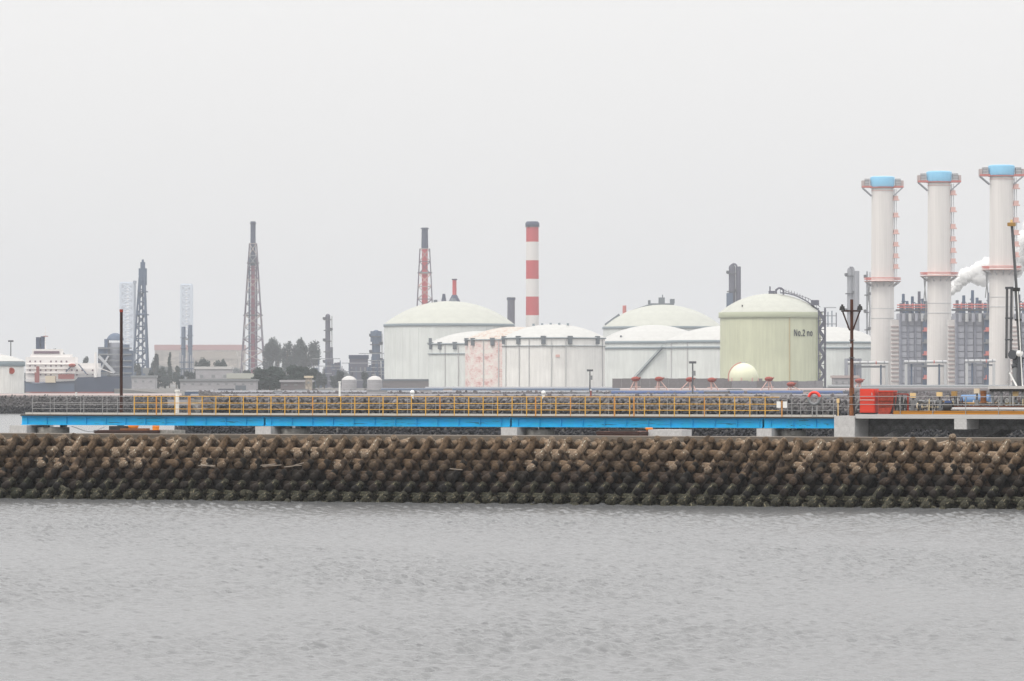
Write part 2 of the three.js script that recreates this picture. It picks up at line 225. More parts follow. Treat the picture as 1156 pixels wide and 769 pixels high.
// revetment behind the bridge and the one across the water on the left
function revetment(name, label, a, b, crest, wetTo, scale) {
  const d = b.clone().sub(a), L = d.length(), turn = -Math.atan2(d.z, d.x), q0 = new THREE.Quaternion().setFromAxisAngle(V(0, 1, 0), turn), lists = [[], []];
  for (let h = -0.3; h < crest + 0.2; h += 0.42) for (let u = 0; u < L; u += 0.8) lists[h < wetTo ? 0 : 1].push([V(u + rr(-0.2, 0.2) + h * 0.4, h + rr(-0.08, 0.08), -h / 0.85).applyQuaternion(q0).add(a), q0.clone().multiply(facing(V(rr(-0.2, 0.2), 0.42, 0.9), V(0.5, 0.8, -0.3), 0.35))]);
  lists.forEach((l, k) => { const im = shade(new THREE.InstancedMesh(TETRA[0], k ? MAT.revetDry : MAT.revetWet, l.length)); l.forEach((s, i) => { im.setMatrixAt(i, new THREE.Matrix4().compose(s[0], s[1], V(scale, scale, scale))); const v = rr(0.6, 1.25); im.setColorAt(i, new THREE.Color(v, v, v)); }); im.name = numbered(name); im.userData = { kind: 'stuff', label: (k ? 'grey dry tetrapods on the upper slope of ' : 'dark wet tetrapods on the lower slope of ') + label, category: 'tetrapods' }; scene.add(im); });
}
revetment('shore_tetrapods', 'the shore behind the blue bridge', V(X(206, 470), 0, -470), V(75, 0, -426), 3.9, 2.85, 0.72);
revetment('spit_tetrapods', 'the spit across the basin', V(-170, 0, -824), V(X(208, 820), 0, -822), 3.2, 1.2, 0.75);
revetment('shore_tetrapods', 'the shore end beside the basin', V(X(203, 840), 0, -840), V(X(206, 471), 0, -471), 3.9, 2.85, 0.72);
{ // loose rubble and scrub-grey stones strewn over the made ground
  const n = 9000, g = new THREE.IcosahedronGeometry(1, 0), im = shade(new THREE.InstancedMesh(g, MAT.rubble, n));
  for (let i = 0; i < n; i++) { const D = 482 + 900 * Math.pow(rnd(), 1.3), px = rr(225, 1230), s = rr(0.2, 0.6); im.setMatrixAt(i, new THREE.Matrix4().compose(V(X(px, D), GROUND + s * 0.25, -D), new THREE.Quaternion().setFromEuler(new THREE.Euler(rr(0, 6), rr(0, 6), rr(0, 6))), V(s * rr(0.8, 2.2), s * rr(0.5, 0.9), s))); const v = rr(0.45, 1.25); im.setColorAt(i, new THREE.Color(v * 1.03, v * 0.97, v)); }
  im.name = 'shore_rubble'; im.userData = { kind: 'stuff', label: 'grey rubble strewn over the shore behind the bridge', category: 'rubble' }; scene.add(im);
}
// ---------------------------------------------------------------- the blue access bridge and its piers
const BA = V(-29.95, 0, -260), BB = V(18.35, 0, -240), BD = BB.clone().sub(BA), BL = BD.length(), bTurn = -Math.atan2(BD.z, BD.x);
BD.normalize();
const bu = px => { const k = px - CX; return (k * 260 + FOC * 29.95) / (FOC * BD.x + BD.z * k); };   // metres along the bridge seen at column px
const DECK = 4.05;
const bPoint = (u, y, z = 0) => V(u, y, z).applyAxisAngle(V(0, 1, 0), bTurn).add(BA);
{
  const g = thing('access_bridge', 'long bright blue girder bridge with yellow handrails behind the breakwater', 'bridge', BA.x, 0, BA.z, bTurn);
  const joints = [bu(25), bu(299), bu(577), bu(862), bu(946)];
  for (let k = 0; k < 4; k++) {
    const a = joints[k] + (k ? 0.06 : 0), b = joints[k + 1] - 0.06, L = b - a, m = (a + b) / 2;
    for (const z of [0, -2.2]) {
      const gd = part(g, 'girder', [bx(L, 0.46, 0.06, m, DECK - 0.36, z), bx(L, 0.05, 0.24, m, DECK - 0.105, z), bx(L, 0.05, 0.26, m, DECK - 0.61, z)], MAT.blue);
      if (!z) for (let u = a + 0.4; u < b; u += 1.35) part(gd, 'stiffener', bx(0.035, 0.43, 0.09, u, DECK - 0.36, z + 0.076), MAT.blue);
    }
    part(g, 'deck_plate', bx(L, 0.08, 2.7, m, DECK - 0.035, -1.1), MAT.deckDark);
    for (let u = a + 2; u < b; u += 4) part(g, 'cross_beam', bx(0.12, 0.22, 2.1, u, DECK - 0.3, -1.1), MAT.steel);
  }
  const H = 1.12, fz = 0.16, zb = -2.38;
  const rails = (u0, u1, z, m, r, nm, hs) => hs.forEach(h => part(g, nm, bar(V(u0, DECK + h, z), V(u1, DECK + h, z), r, 6), m));
  // grey rail at the seaward end, yellow along the middle, grey again near the platform
  rails(bu(38), bu(152), fz, MAT.railGrey, 0.018, 'handrail', [H, 0.72, 0.36]);
  rails(bu(152), bu(881), fz, MAT.yellow, 0.022, 'handrail', [H, 0.72, 0.36]);
  rails(bu(881), bu(945), fz, MAT.railGrey, 0.018, 'handrail', [H, 0.75, 0.38]);
  rails(bu(38), bu(945), zb, MAT.railGrey, 0.016, 'handrail', [H, 0.6]);
  part(g, 'kick_plate', bx(bu(945) - bu(30), 0.12, 0.02, (bu(30) + bu(945)) / 2, DECK + 0.07, fz), MAT.railPale);
  for (const px of [38, 58, 77, 96, 117, 134]) part(g, 'railing_post', bar(V(bu(px), DECK, fz), V(bu(px), DECK + H, fz), 0.022, 6), MAT.railGrey);
  let n = 0;
  for (let u = bu(153); u <= bu(882); u += 0.915, n++) part(g, 'railing_post', bar(V(u, DECK, fz), V(u, DECK + H, fz), 0.031, 6), n % 9 == 4 ? MAT.yellowOld : MAT.yellow);
  for (const px of [178, 216, 606, 695, 717]) part(g, 'railing_post', bar(V(bu(px), DECK, fz + 0.02), V(bu(px), DECK + H, fz + 0.02), 0.04, 6), MAT.yellowOld);
  for (const px of [895, 905, 918, 930, 942]) part(g, 'railing_post', bar(V(bu(px), DECK, fz), V(bu(px), DECK + H, fz), 0.02, 6), MAT.railGrey);
  for (let u = bu(40); u < bu(944); u += 1.83) part(g, 'railing_post', bar(V(u, DECK, zb), V(u, DECK + H, zb), 0.018, 6), MAT.railGrey);
  // piers: a squared front block and a rounded shaft behind it
  const piers = [[16, 70, 'at the seaward end of the blue bridge'], [293, 342, 'under the blue bridge beside the second span'], [570, 620, 'under the middle joint of the blue bridge'], [858, 905, 'under the blue bridge nearest the platform']];
  for (const [a, b, where] of piers) {
    const u0 = bu(a), u1 = bu(b), w = u1 - u0, p = bPoint((u0 + u1) / 2, -1.5, -1.1);
    const q = thing('bridge_pier', 'weathered concrete pier ' + where, 'pier', p.x, p.y, p.z, bTurn, 'piers of the blue bridge');
    const top = DECK - 0.66 + 1.5;
    part(q, 'bearing_block', bb(w * 0.36, top, 3.4, -w * 0.32, 0, 0), MAT.pale);
    part(q, 'shaft', [cy(w * 0.30, w * 0.30, top - 0.12, w * 0.17, 0, 0.2, 20)], MAT.concrete);
    part(q, 'footing', bb(w * 1.02, 2.9, 3.0, 0, 0, -0.1), MAT.concrete);
    for (const s of [-1, 1]) part(q, 'bearing', bb(0.34, 0.12, 0.3, w * 0.17, top - 0.12, 1.1 * s), MAT.black);
  }
  const stand = (name, label, cat, geos, m, px, z, y = DECK + 0.005) => { const p = bPoint(bu(px), y, z); return solo(name, label, cat, geos, m, p.x, p.y, p.z, bTurn); };
  stand('white_marker_post', 'stout white marker post standing on the bridge deck behind the yellow rail', 'post', [cy(0.11, 0.11, 1.4, 0, 0, 0, 12), cy(0.16, 0.16, 0.12, 0, 1.4, 0, 12)], MAT.white, 198, -0.25);
  { const p = bPoint(bu(884), DECK, fz), s = thing('notice_board', 'pair of small white notice plates on the last yellow railing post', 'sign', p.x, p.y, p.z, bTurn);
    part(s, 'plate', bb(0.24, 0.36, 0.03, -0.18, 0.52, 0.07), MAT.white); part(s, 'plate', bb(0.24, 0.36, 0.03, 0.2, 0.52, 0.07), MAT.white); part(s, 'post', bb(0.05, 0.92, 0.05, 0.012, 0.005, 0.07), MAT.yellowOld); }
  { const p = bPoint(bu(921), DECK, fz), s = thing('lifebuoy', 'red and pale lifebuoy ring on a stand at the bridge rail', 'lifebuoy', p.x, p.y, p.z, bTurn);
    const arc = (a0, a1) => new THREE.TorusGeometry(0.33, 0.085, 8, 20, a1 - a0).rotateZ(a0).translate(0, 1.06, 0.1);
    part(s, 'upper_ring', arc(0.25, 2.9), MAT.ring); part(s, 'lower_ring', arc(2.9, 6.53), MAT.steel); part(s, 'stand', [bb(0.04, 0.72, 0.04, -0.12, 0, 0.1), bb(0.04, 0.72, 0.04, 0.12, 0, 0.1)], MAT.railGrey); }
  stand('gauge_box', 'small pale gauge box on the grey rail near the utility pole', 'box', [bb(0.05, 0.8, 0.05), bb(0.14, 0.24, 0.1, 0, 0.8, 0)], MAT.amber, 944.3, -0.3);
}
// ---------------------------------------------------------------- concrete loading platform at the right
const PT = 4.22, PU = bu(944);
const pPoint = (u, y, z = 0) => bPoint(PU + u, y, z);
const pu = px => bu(px) - PU;
{
  const o = pPoint(0, 0, 0), g = thing('loading_platform', 'grey concrete loading platform with haunched beams at the right', 'platform', o.x, 0, o.z, bTurn);
  const W = 22, uEnd = pu(967.5), c1 = (pu(1079) + pu(1093)) / 2, cw = pu(1093) - pu(1079);
  part(g, 'deck_slab', bb(W - uEnd, 0.24, 9, uEnd + (W - uEnd) / 2, PT - 0.24, -4.2), MAT.pale);
  part(g, 'end_block', bb(uEnd - 0.02, 1.85, 3.4, uEnd / 2, PT - 1.95, -1.3), MAT.pale);
  for (const c of [c1, c1 + 6.6, c1 + 13.2]) part(g, 'beam_end', bb(cw, 0.58, 2.5, c, PT - 0.825, -0.95), MAT.pale);
  const haunch = (u0, u1) => { const d = 1.35, m = 0.86, h = 1.6, s = new THREE.Shape([[u0, -0.25], [u1, -0.25], [u1, -d], [u1 - h * 0.35, -d], [u1 - h, -m], [u0 + h, -m], [u0 + h * 0.35, -d], [u0, -d]].map(p => new THREE.Vector2(...p))); return new THREE.ExtrudeGeometry(s, { depth: 0.5, bevelEnabled: false }).translate(0, PT, -2.6); };
  let prev = uEnd + 0.01; for (const c of [c1, c1 + 6.6, c1 + 13.2]) { part(g, 'haunched_beam', haunch(prev, c - 0.01), MAT.concreteShade); part(g, 'haunched_beam', haunch(prev, c - 0.01).translate(0, 0, -3.6), MAT.concreteShade); prev = c + 0.01; }
  for (const c of [0.6, c1, c1 + 6.6, c1 + 13.2]) for (const z of [-1.0, -6.2]) part(g, 'support_pile', cy(0.45, 0.45, PT + 0.6, c, -2, z, 16), MAT.concrete);
  const kerb = part(g, 'kerb', bb(W - pu(1010), 0.2, 0.22, (W + pu(1010)) / 2, PT + 0.004, 0.12), MAT.kerb);
  for (let u = pu(1018); u < W; u += 1.9) part(g, 'railing_post', bar(V(u, PT, 0.28), V(u, PT + 1.0, 0.28), 0.022, 6), MAT.railGrey);
  for (const h of [1.0, 0.55]) part(g, 'handrail', bar(V(pu(960), PT + h, 0.28), V(W, PT + h, 0.28), 0.02, 6), MAT.railGrey);
}
const onP = (name, label, cat, px, z, y = PT + 0.005) => { const p = pPoint(pu(px), y, z); return thing(name, label, cat, p.x, p.y, p.z, bTurn); };
{ // rusty utility pole with two floodlights on a braced crossarm
  const t = onP('utility_pole', 'rusty pole with two floodlights on a braced crossarm beside the red cabinets', 'pole', 958, -0.6, DECK - 0.05 - 0.0);
  part(t, 'mast', cy(0.11, 0.085, 6.7, 0, 0, 0, 10), MAT.rust); part(t, 'crossarm', bx(1.15, 0.09, 0.09, 0, 6.05, 0.13), MAT.rustDark);
  for (const s of [-1, 1]) { part(t, 'brace', beam(V(0.09 * s, 4.95, 0.1), V(0.5 * s, 6.0, 0.1), 0.07), MAT.rustDark); const f = part(t, 'floodlight', [cy(0.17, 0.13, 0.22, 0.52 * s, 6.1, 0.13, 12), bx(0.1, 0.12, 0.1, 0.52 * s, 6.36, 0.13)], MAT.black); part(f, 'lens', cy(0.14, 0.14, 0.02, 0.52 * s, 6.075, 0.13, 12), MAT.steelLight); }
  part(t, 'insulator', bb(0.16, 0.2, 0.18, -0.06, 4.0, 0.1), MAT.steelLight); part(t, 'clamp', [torus(0.13, 0.03, 0, 4.4, 0), torus(0.13, 0.03, 0, 3.4, 0)], MAT.steelDark);
  part(t, 'cable_conduit', bar(V(0.2, 0, 0.1), V(0.14, 1.35, 0.1), 0.05), MAT.black); part(t, 'sleeve', cy(0.14, 0.14, 1.7, 0, 0.003, 0, 10), MAT.rustOrange);
}
{ const t = onP('red_cabinet', 'tall bright red equipment cabinet beside the utility pole', 'cabinet', 979, -0.4);
  part(t, 'body', bb(0.86, 1.34, 0.8, 0, 0.08, 0), MAT.red); part(t, 'door', bb(0.76, 0.60, 0.03, 0, 0.14, 0.417), MAT.red); part(t, 'door', bb(0.76, 0.46, 0.03, 0, 0.88, 0.417), MAT.red); part(t, 'band', bb(0.88, 0.05, 0.05, 0, 0.77, 0.42), MAT.pinkPale); part(t, 'foot_rail', bb(0.8, 0.08, 0.7, 0, 0, 0), MAT.black); part(t, 'handle', bb(0.03, 0.16, 0.04, 0.3, 1.05, 0.45), MAT.steelLight); }
{ const t = onP('red_hose_cabinet', 'lower red cabinet with a slanted corner and hoses beside it', 'cabinet', 999, -0.5);
  const s = new THREE.Shape([[-0.42, 0], [0.2, 0], [0.42, 0.45], [0.42, 1.24], [-0.42, 1.24]].map(p => new THREE.Vector2(...p)));
  part(t, 'body', new THREE.ExtrudeGeometry(s, { depth: 0.7, bevelEnabled: true, bevelSize: 0.015, bevelThickness: 0.015, bevelSegments: 1 }).translate(0, 0.02, -0.35), MAT.redDull); part(t, 'lid', bb(0.92, 0.06, 0.8, 0, 1.262, 0), MAT.red); part(t, 'shelf_band', bb(0.8, 0.03, 0.02, 0, 0.72, 0.378), MAT.rust); part(t, 'shelf_band', bb(0.6, 0.03, 0.02, -0.08, 0.4, 0.378), MAT.rust); }
{ const t = onP('hose_rack', 'black hoses hung on a small red frame beside the red cabinets', 'hose rack', 1014, -0.3);
  for (const [x, h] of [[-0.3, 0.95], [-0.1, 1.05], [0.16, 1.1], [0.34, 0.9]]) part(t, 'hose', new THREE.TubeGeometry(new THREE.CatmullRomCurve3([V(x - 0.1, 0.05, 0.16), V(x - 0.05, h * 0.6, 0.12), V(x, h, 0.03), V(x + 0.06, h * 0.5, 0.15), V(x + 0.12, 0.05, 0.2)]), 14, 0.035, 6), MAT.black);
  part(t, 'frame', [bb(0.08, 1.1, 0.08, -0.45, 0, -0.1), bb(0.08, 1.1, 0.08, 0.45, 0, -0.1), bb(0.98, 0.06, 0.08, 0, 1.1, -0.1)], MAT.redDull); }
function valveSet(px, z, label, head, k) {                     // manifold with a pale junction box, valves and a handwheel
  const t = onP('valve_manifold', label, 'valve', px, z);
  part(t, 'pedestal', bb(0.22, 0.8, 0.22, 0, 0, 0), MAT.steel); part(t, 'junction_box', bb(0.3, 0.27, 0.2, 0, 0.92 + 0.05 * k, 0.03), head);
  part(t, 'bracket', bb(0.08, 0.16 + 0.05 * k, 0.08, 0, 0.78, 0), MAT.steelDark);
  part(t, 'pipe', [bar(V(-0.5, 0.25, 0), V(0.7, 0.25, 0), 0.1, 10), bar(V(0.42, 0.02, 0), V(0.42, 0.62, 0), 0.08, 10)], MAT.steel); part(t, 'flange', [bar(V(0.18, 0.25, 0), V(0.24, 0.25, 0), 0.17, 12), bar(V(-0.34, 0.25, 0), V(-0.28, 0.25, 0), 0.17, 12)], MAT.steelDark);
  part(t, 'handwheel', [torus(0.2, 0.025, 0.42, 0.72, 0.05), bar(V(0.42, 0.6, 0), V(0.42, 0.76, 0), 0.025)], k % 2 ? MAT.brass : MAT.steelDark);
  part(t, 'foot', [bb(0.16, 0.16, 0.16, -0.4, 0, 0), bb(0.16, 0.16, 0.16, 0.62, 0, 0)], MAT.sand);
}
valveSet(1025, -1.0, 'valve manifold with pale junction box just right of the hose rack', MAT.amber, 0);
valveSet(1055, -1.0, 'valve manifold with pale box in the middle of the platform', MAT.amber, 1);
valveSet(1069, -1.5, 'valve manifold with dull box right of the middle one', MAT.brass, 2);
valveSet(1094, -1.6, 'tall valve manifold with bright square box left of the orange drums', MAT.sand, 5);
valveSet(1139, -1.4, 'valve manifold with tan box under the loading arm deck', MAT.amber, 2);
{ const t = onP('pipe_cluster', 'dark cluster of pipes and flanges between the pale junction boxes', 'pipes', 1040, -0.8);
  for (let k = 0; k < 5; k++) part(t, 'riser', bar(V(-0.5 + k * 0.25, 0, rr(-0.2, 0.2)), V(-0.5 + k * 0.25, rr(0.5, 0.95), rr(-0.2, 0.2)), 0.07, 8), k % 2 ? MAT.steelDark : MAT.steel);
  part(t, 'header', bar(V(-0.6, 0.45, 0.05), V(0.65, 0.45, 0.05), 0.11, 10), MAT.steelDark); part(t, 'header', bar(V(-0.6, 0.7, -0.1), V(0.65, 0.72, -0.1), 0.08, 10), MAT.steel);
  for (let k = 0; k < 4; k++) part(t, 'flange', bar(V(-0.45 + k * 0.3, 0.45, 0.05), V(-0.4 + k * 0.3, 0.45, 0.05), 0.19, 10), MAT.sand); }
{ const t = onP('motor_unit', 'black motor unit with blue hood on the platform', 'motor', 1068, -0.5); part(t, 'motor', bar(V(-0.25, 0.4, 0), V(0.25, 0.4, 0), 0.26, 14), MAT.black); part(t, 'base', bb(0.6, 0.16, 0.4), MAT.steelDark); part(t, 'hood', bb(0.36, 0.12, 0.34, 0, 0.64, 0), MAT.pipeBlue); }
{ const t = onP('blue_skid', 'long blue equipment skid behind the platform rail', 'skid', 1082, -3.4); part(t, 'tank', bar(V(-0.8, 0.75, 0), V(0.85, 0.75, 0), 0.34, 16), MAT.skidBlue); part(t, 'saddle', bb(0.16, 0.5, 0.5, -0.5, 0, 0), MAT.steel); part(t, 'saddle', bb(0.16, 0.5, 0.5, 0.5, 0, 0), MAT.steel); part(t, 'nozzle', cy(0.06, 0.06, 0.3, 0.2, 1.05, 0), MAT.steelLight); }
{ const t = onP('orange_drum_stack', 'two rusty orange drums stacked on a stand beside the loading arm deck', 'drums', 1103.5, -1.2); part(t, 'drum', cy(0.17, 0.17, 0.34, 0, 0.62, 0, 14), MAT.rustOrange); part(t, 'drum', cy(0.17, 0.17, 0.34, 0, 0.98, 0, 14), MAT.rustOrange); part(t, 'stand', [bb(0.4, 0.06, 0.4, 0, 0.56, 0), bb(0.05, 0.56, 0.05, -0.16, 0, 0.16), bb(0.05, 0.56, 0.05, 0.16, 0, 0.16), bb(0.05, 0.56, 0.05, 0.16, 0, -0.16), bb(0.05, 0.56, 0.05, -0.16, 0, -0.16)], MAT.steelDark); }
{ // product pipes running along the platform
  [[0.42, -0.6, MAT.rust, 0.06, 'rust brown'], [0.30, -0.35, MAT.steelLight, 0.09, 'pale grey'], [0.60, -2.2, MAT.brass, 0.07, 'brass brown']].forEach(([h, z, m, r, c]) => { const t = onP('platform_pipe', c + ' pipe running low along the platform behind the kerb', 'pipe', 1072, z); part(t, 'pipe', bar(V(0, h, 0), V(9.5, h, 0), r, 10), m); for (let k = 0; k < 6; k++) part(t, 'support', bb(0.08, h, 0.12, 0.4 + k * 1.6, 0, 0), MAT.steelDark); });
}
{ // marine loading arm: raised deck, twin risers, inner arm and a tall boom with a counterweight
  const t = onP('loading_crane', 'tall dark marine loading arm rising from a raised deck at the right edge', 'loading arm', 1136, -2.2);
  const uu = px => pu(px) - pu(1136);
  part(t, 'raised_deck', bb(uu(1163) - uu(1110.5), 0.16, 2.6, (uu(1163) + uu(1110.5)) / 2, 1.42, 0), MAT.pale); part(t, 'deck_beam', bb(uu(1163) - uu(1111.5), 0.14, 2.4, (uu(1163) + uu(1111.5)) / 2, 1.275, 0), MAT.black);
  for (const px of [1114, 1124, 1134, 1148, 1160]) part(t, 'leg', bb(0.13, 1.28, 0.13, uu(px), 0, 1.0), MAT.steel);
  const y0 = 1.585;
  part(t, 'pedestal', cy(0.22, 0.2, 1.7, uu(1135), y0, 0, 14), MAT.steel); part(t, 'pedestal', cy(0.14, 0.14, 1.7, uu(1141), y0, 0.3, 12), MAT.steelDark);
  part(t, 'side_post', bb(0.12, 1.5, 0.12, uu(1147), y0, 0.2), MAT.white); part(t, 'side_arm', bb(0.55, 0.1, 0.2, uu(1149), y0 + 1.5, 0.2), MAT.steelDark);
  part(t, 'strut', beam(V(uu(1131), y0 + 0.75, 0.6), V(uu(1139), y0, 0.6), 0.08), MAT.white); part(t, 'strut', beam(V(uu(1129), y0 + 0.8, 0.4), V(uu(1128), y0, 0.4), 0.06), MAT.railGrey);
  const sw = part(t, 'swivel', [bar(V(uu(1133), y0 + 1.75, -0.2), V(uu(1133), y0 + 1.75, 0.4), 0.26, 14), bx(0.5, 0.22, 0.4, uu(1138), y0 + 1.4, 0.1), bar(V(uu(1131), y0 + 1.1, 0.1), V(uu(1143), y0 + 1.15, 0.1), 0.13, 10)], MAT.steelDark);
  part(sw, 'swivel_cap', new THREE.SphereGeometry(0.2, 14, 10).translate(uu(1141), y0 + 1.82, 0.35), MAT.white);
  for (const s of [-1, 1]) part(t, 'inner_arm', beam(V(uu(1127) + 0.13 * s, y0 + 1.55, 0.1), V(uu(1128) + 0.13 * s, y0 + 5.55, 0.1), 0.1, 0.16), MAT.steelArm);
  part(t, 'arm_tie', [bx(0.42, 0.08, 0.2, uu(1127.5), y0 + 2.6, 0.1), bx(0.42, 0.08, 0.2, uu(1127.8), y0 + 3.8, 0.1), bx(0.42, 0.12, 0.24, uu(1128), y0 + 5.5, 0.1)], MAT.steelDark);
  part(t, 'boom', beam(V(uu(1142), y0 + 1.8, 0.35), V(uu(1137.5), y0 + 5.4, 0.35), 0.2, 0.2), MAT.steelArm); part(t, 'boom_tip', beam(V(uu(1137.5), y0 + 5.4, 0.35), V(uu(1132.5), y0 + 9.0, 0.35), 0.13, 0.13), MAT.steelArm);
  part(t, 'joint_pin', [bx(0.34, 0.2, 0.3, uu(1137.5), y0 + 5.4, 0.35), bx(0.32, 0.1, 0.3, uu(1139.5), y0 + 3.7, 0.35)], MAT.black);
  const hd = part(t, 'counterweight', [bb(0.4, 0.2, 0.34, uu(1132), y0 + 8.95, 0.35)], MAT.brass); part(hd, 'lamp', bb(0.12, 0.16, 0.12, uu(1132), y0 + 9.152, 0.35), MAT.amber);
  part(t, 'hydraulic_line', bar(V(uu(1145), y0, 0.5), V(uu(1139.5), y0 + 5.3, 0.5), 0.03), MAT.white);
}
// ---------------------------------------------------------------- low rusty rafts moored behind the bridge
function raft(px0, px1, top, label, D) {
  const w = M(px1 - px0, D), x = X((px0 + px1) / 2, D), t = thing('mooring_raft', label, 'raft', x, -0.6, -D, bTurn);
  part(t, 'hull', bb(w, Y(top, D) + 0.6, 4, 0, 0, 0), MAT.rust); part(t, 'rubbing_strake', bb(w + 0.1, 0.16, 4.1, 0, Y(top, D) + 0.42, 0), MAT.rustDark); return [t, w, Y(top, D) + 0.6];
}
{
  const D = 300, [t, w, h] = raft(118, 185, 485.5, 'rusty low raft with orange floats under the left part of the bridge', D);
  part(t, 'winch_house', [bb(1.2, 0.28, 1.4, -w * 0.21, h, 0.3), bb(0.35, 0.55, 0.4, -w * 0.22, h + 0.1, 0.3)], MAT.black); part(t, 'deck_beam', bb(w * 0.5, 0.14, 0.5, w * 0.2, h, 1.5), MAT.rustOrange);
  solo('orange_float', 'round orange float lying on the rusty raft', 'float', new THREE.SphereGeometry(0.34, 16, 12).scale(1.1, 0.9, 1).translate(0, 0.3, 0), MAT.orange, X(151.5, D), Y(485.5, D), -D + 0.7, 0, 'floats on the rafts');
  solo('orange_drum', 'upright orange drum on the right end of the rusty raft', 'drum', [cy(0.24, 0.24, 0.62, 0, 0, 0, 14), torus(0.245, 0.02, 0, 0.2, 0), torus(0.245, 0.02, 0, 0.42, 0)], MAT.orange, X(176.5, D), Y(485.5, D), -D + 0.4);
  const s = thing('spud_pile', 'tall thin dark red steel pile standing on the rusty raft', 'pile', X(135.5, D), Y(485.5, D), -D - 0.9); const H = Y(349, D) - Y(485.5, D);
  part(s, 'pole', cy(0.115, 0.105, H - 0.2, 0, 0, 0, 10), MAT.rustDark); part(s, 'cap', cy(0.13, 0.13, 0.2, 0, H - 0.2, 0, 10), MAT.redDull);
  solo('concrete_sinker', 'pale concrete slab beside the rusty raft', 'slab', bb(1.15, 3.2, 2), MAT.concrete, X(194, D), -0.55, -D + 0.2, bTurn);
  const a = V(X(80, 262), 3.3, -262.5), b = V(X(120, D), 2.9, -D + 1), c = a.clone().lerp(b, 0.55); c.y -= 0.35;
  solo('mooring_rope', 'thin slack mooring rope from the first pier to the rusty raft', 'rope', new THREE.TubeGeometry(new THREE.CatmullRomCurve3([a, c, b]), 20, 0.02, 5), MAT.steelDark);
}
{
  const D = 292, [t, w, h] = raft(684, 735, 487, 'flat dark rusty raft under the middle right of the bridge', D);
  part(t, 'deck_beam', bb(w * 0.6, 0.12, 0.4, 0.1, h, 1.2), MAT.black); part(t, 'deck_plank', bb(w * 0.5, 0.08, 0.5, -0.3, h, 0.4), MAT.sand);
  solo('orange_float', 'orange float wedged on the flat dark raft', 'float', new THREE.SphereGeometry(0.26, 16, 12).scale(1, 0.7, 1).translate(0, 0.18, 0), MAT.orange, X(733, D), Y(487, D), -D - 0.3, 0, 'floats on the rafts');
  solo('concrete_sinker', 'long pale concrete slab at the end of the flat raft', 'slab', bb(2.45, 3.2, 2), MAT.pale, X(756, D), -0.42, -D + 0.5, bTurn);
}
[[1047, -0.5, 'right of the dark pipe cluster'], [1063, -2.0, 'behind the middle junction boxes'], [1078, -0.7, 'in front of the blue skid'], [1087, -2.6, 'beside the tall pale box'], [1119, -1.0, 'under the left end of the raised deck'], [1130, -1.2, 'under the middle of the raised deck'], [1150, -1.0, 'under the right end of the raised deck']].forEach(([px, z, where], n) => {
  const t = onP('valve_cluster', 'small cluster of dark valves and thin pipes ' + where, 'valves', px, z); const tones = [MAT.steelDark, MAT.rust, MAT.steel, MAT.sandPipe, MAT.black, MAT.steelLight];
  for (let k = 0; k < 7; k++) { const x = -0.38 + k * 0.125, h = rr(0.35, 1.05); part(t, 'riser', bar(V(x, 0, rr(-0.2, 0.2)), V(x + rr(-0.05, 0.05), h, rr(-0.2, 0.2)), rr(0.018, 0.045), 6), tones[(k + n) % 6]); if (k % 2) part(t, 'valve', [torus(rr(0.06, 0.11), 0.015, x, h + 0.02, 0, k % 4 === 1, 12), bx(0.09, 0.12, 0.1, x, h * 0.6, 0.05)], tones[(k * 2 + n) % 6]); }
  for (let k = 0; k < 3; k++) part(t, 'cross_pipe', bar(V(-0.5, 0.18 + k * 0.22, 0.1 - k * 0.1), V(0.5, 0.18 + k * 0.22, 0.1 - k * 0.1), 0.03, 6), tones[(k + n + 2) % 6]); });
// ---------------------------------------------------------------- storage tanks
const at = (name, label, cat, px, D, turn = 0, group, y = GROUND) => thing(name, label, cat, X(px, D), y, -D, turn, group);
function dome(R, rise, y, n = 64) { const pts = []; const Rs = (R * R + rise * rise) / (2 * rise), a = Math.asin(R / Rs); for (let k = 0; k <= 14; k++) { const t = a * (1 - k / 14); pts.push([Math.max(0.001, Rs * Math.sin(t)), y + Rs * Math.cos(t) - (Rs - rise)]); } return lathe(pts, n); }
function tank(o) {                                             // px centre, D, half-width in px, rim row, top row
  const { px, D, r, rim, top, label, shell = MAT.tankWhite, roof = MAT.roofWhite, trim = MAT.trim } = o, R = M(r, D), H = Y(rim, D) - GROUND, rise = Y(top, D) - Y(rim, D);
  const t = at(o.name ?? 'storage_tank', label, 'tank', px, D, 0, o.group);
  part(t, 'shell', new THREE.CylinderGeometry(R, R, H, 72, 1, true).translate(0, H / 2, 0), shell);
  part(t, 'roof', dome(R + 0.25, rise, H + 0.02), roof);
  (o.girders ?? [[0, 0.5]]).forEach(([dy, w]) => part(t, 'wind_girder', lathe([[R + 0.02, H - dy - w], [R + 0.55, H - dy - w], [R + 0.55, H - dy], [R + 0.02, H - dy]], 72), trim));
  part(t, 'base_ring', lathe([[R + 0.02, 0.9], [R + 0.3, 0.9], [R + 0.5, 0]], 48), MAT.concrete);
  const on = (ppx, rr_ = 0) => { const x = M(ppx - px, D), q = Math.sqrt(Math.max(0, (R + rr_) ** 2 - x * x)); return [x, q]; };
  for (const v of o.vents ?? []) { const [x, z] = on(v, 0.35); part(t, 'rim_vent', [bb(1.7, 2.7, 1.0, x, H - 2.6, z), bb(2.1, 0.5, 1.3, x, H + 0.1, z - 0.2)], MAT.trimDark); }
  for (const v of o.pipes ?? []) { const [x, z] = on(v, 0.2); part(t, 'downpipe', bar(V(x, 0.5, z), V(x, H - 0.6, z), 0.24, 8), MAT.pipeGrey); }
  return { t, R, H, on, D, px };
}
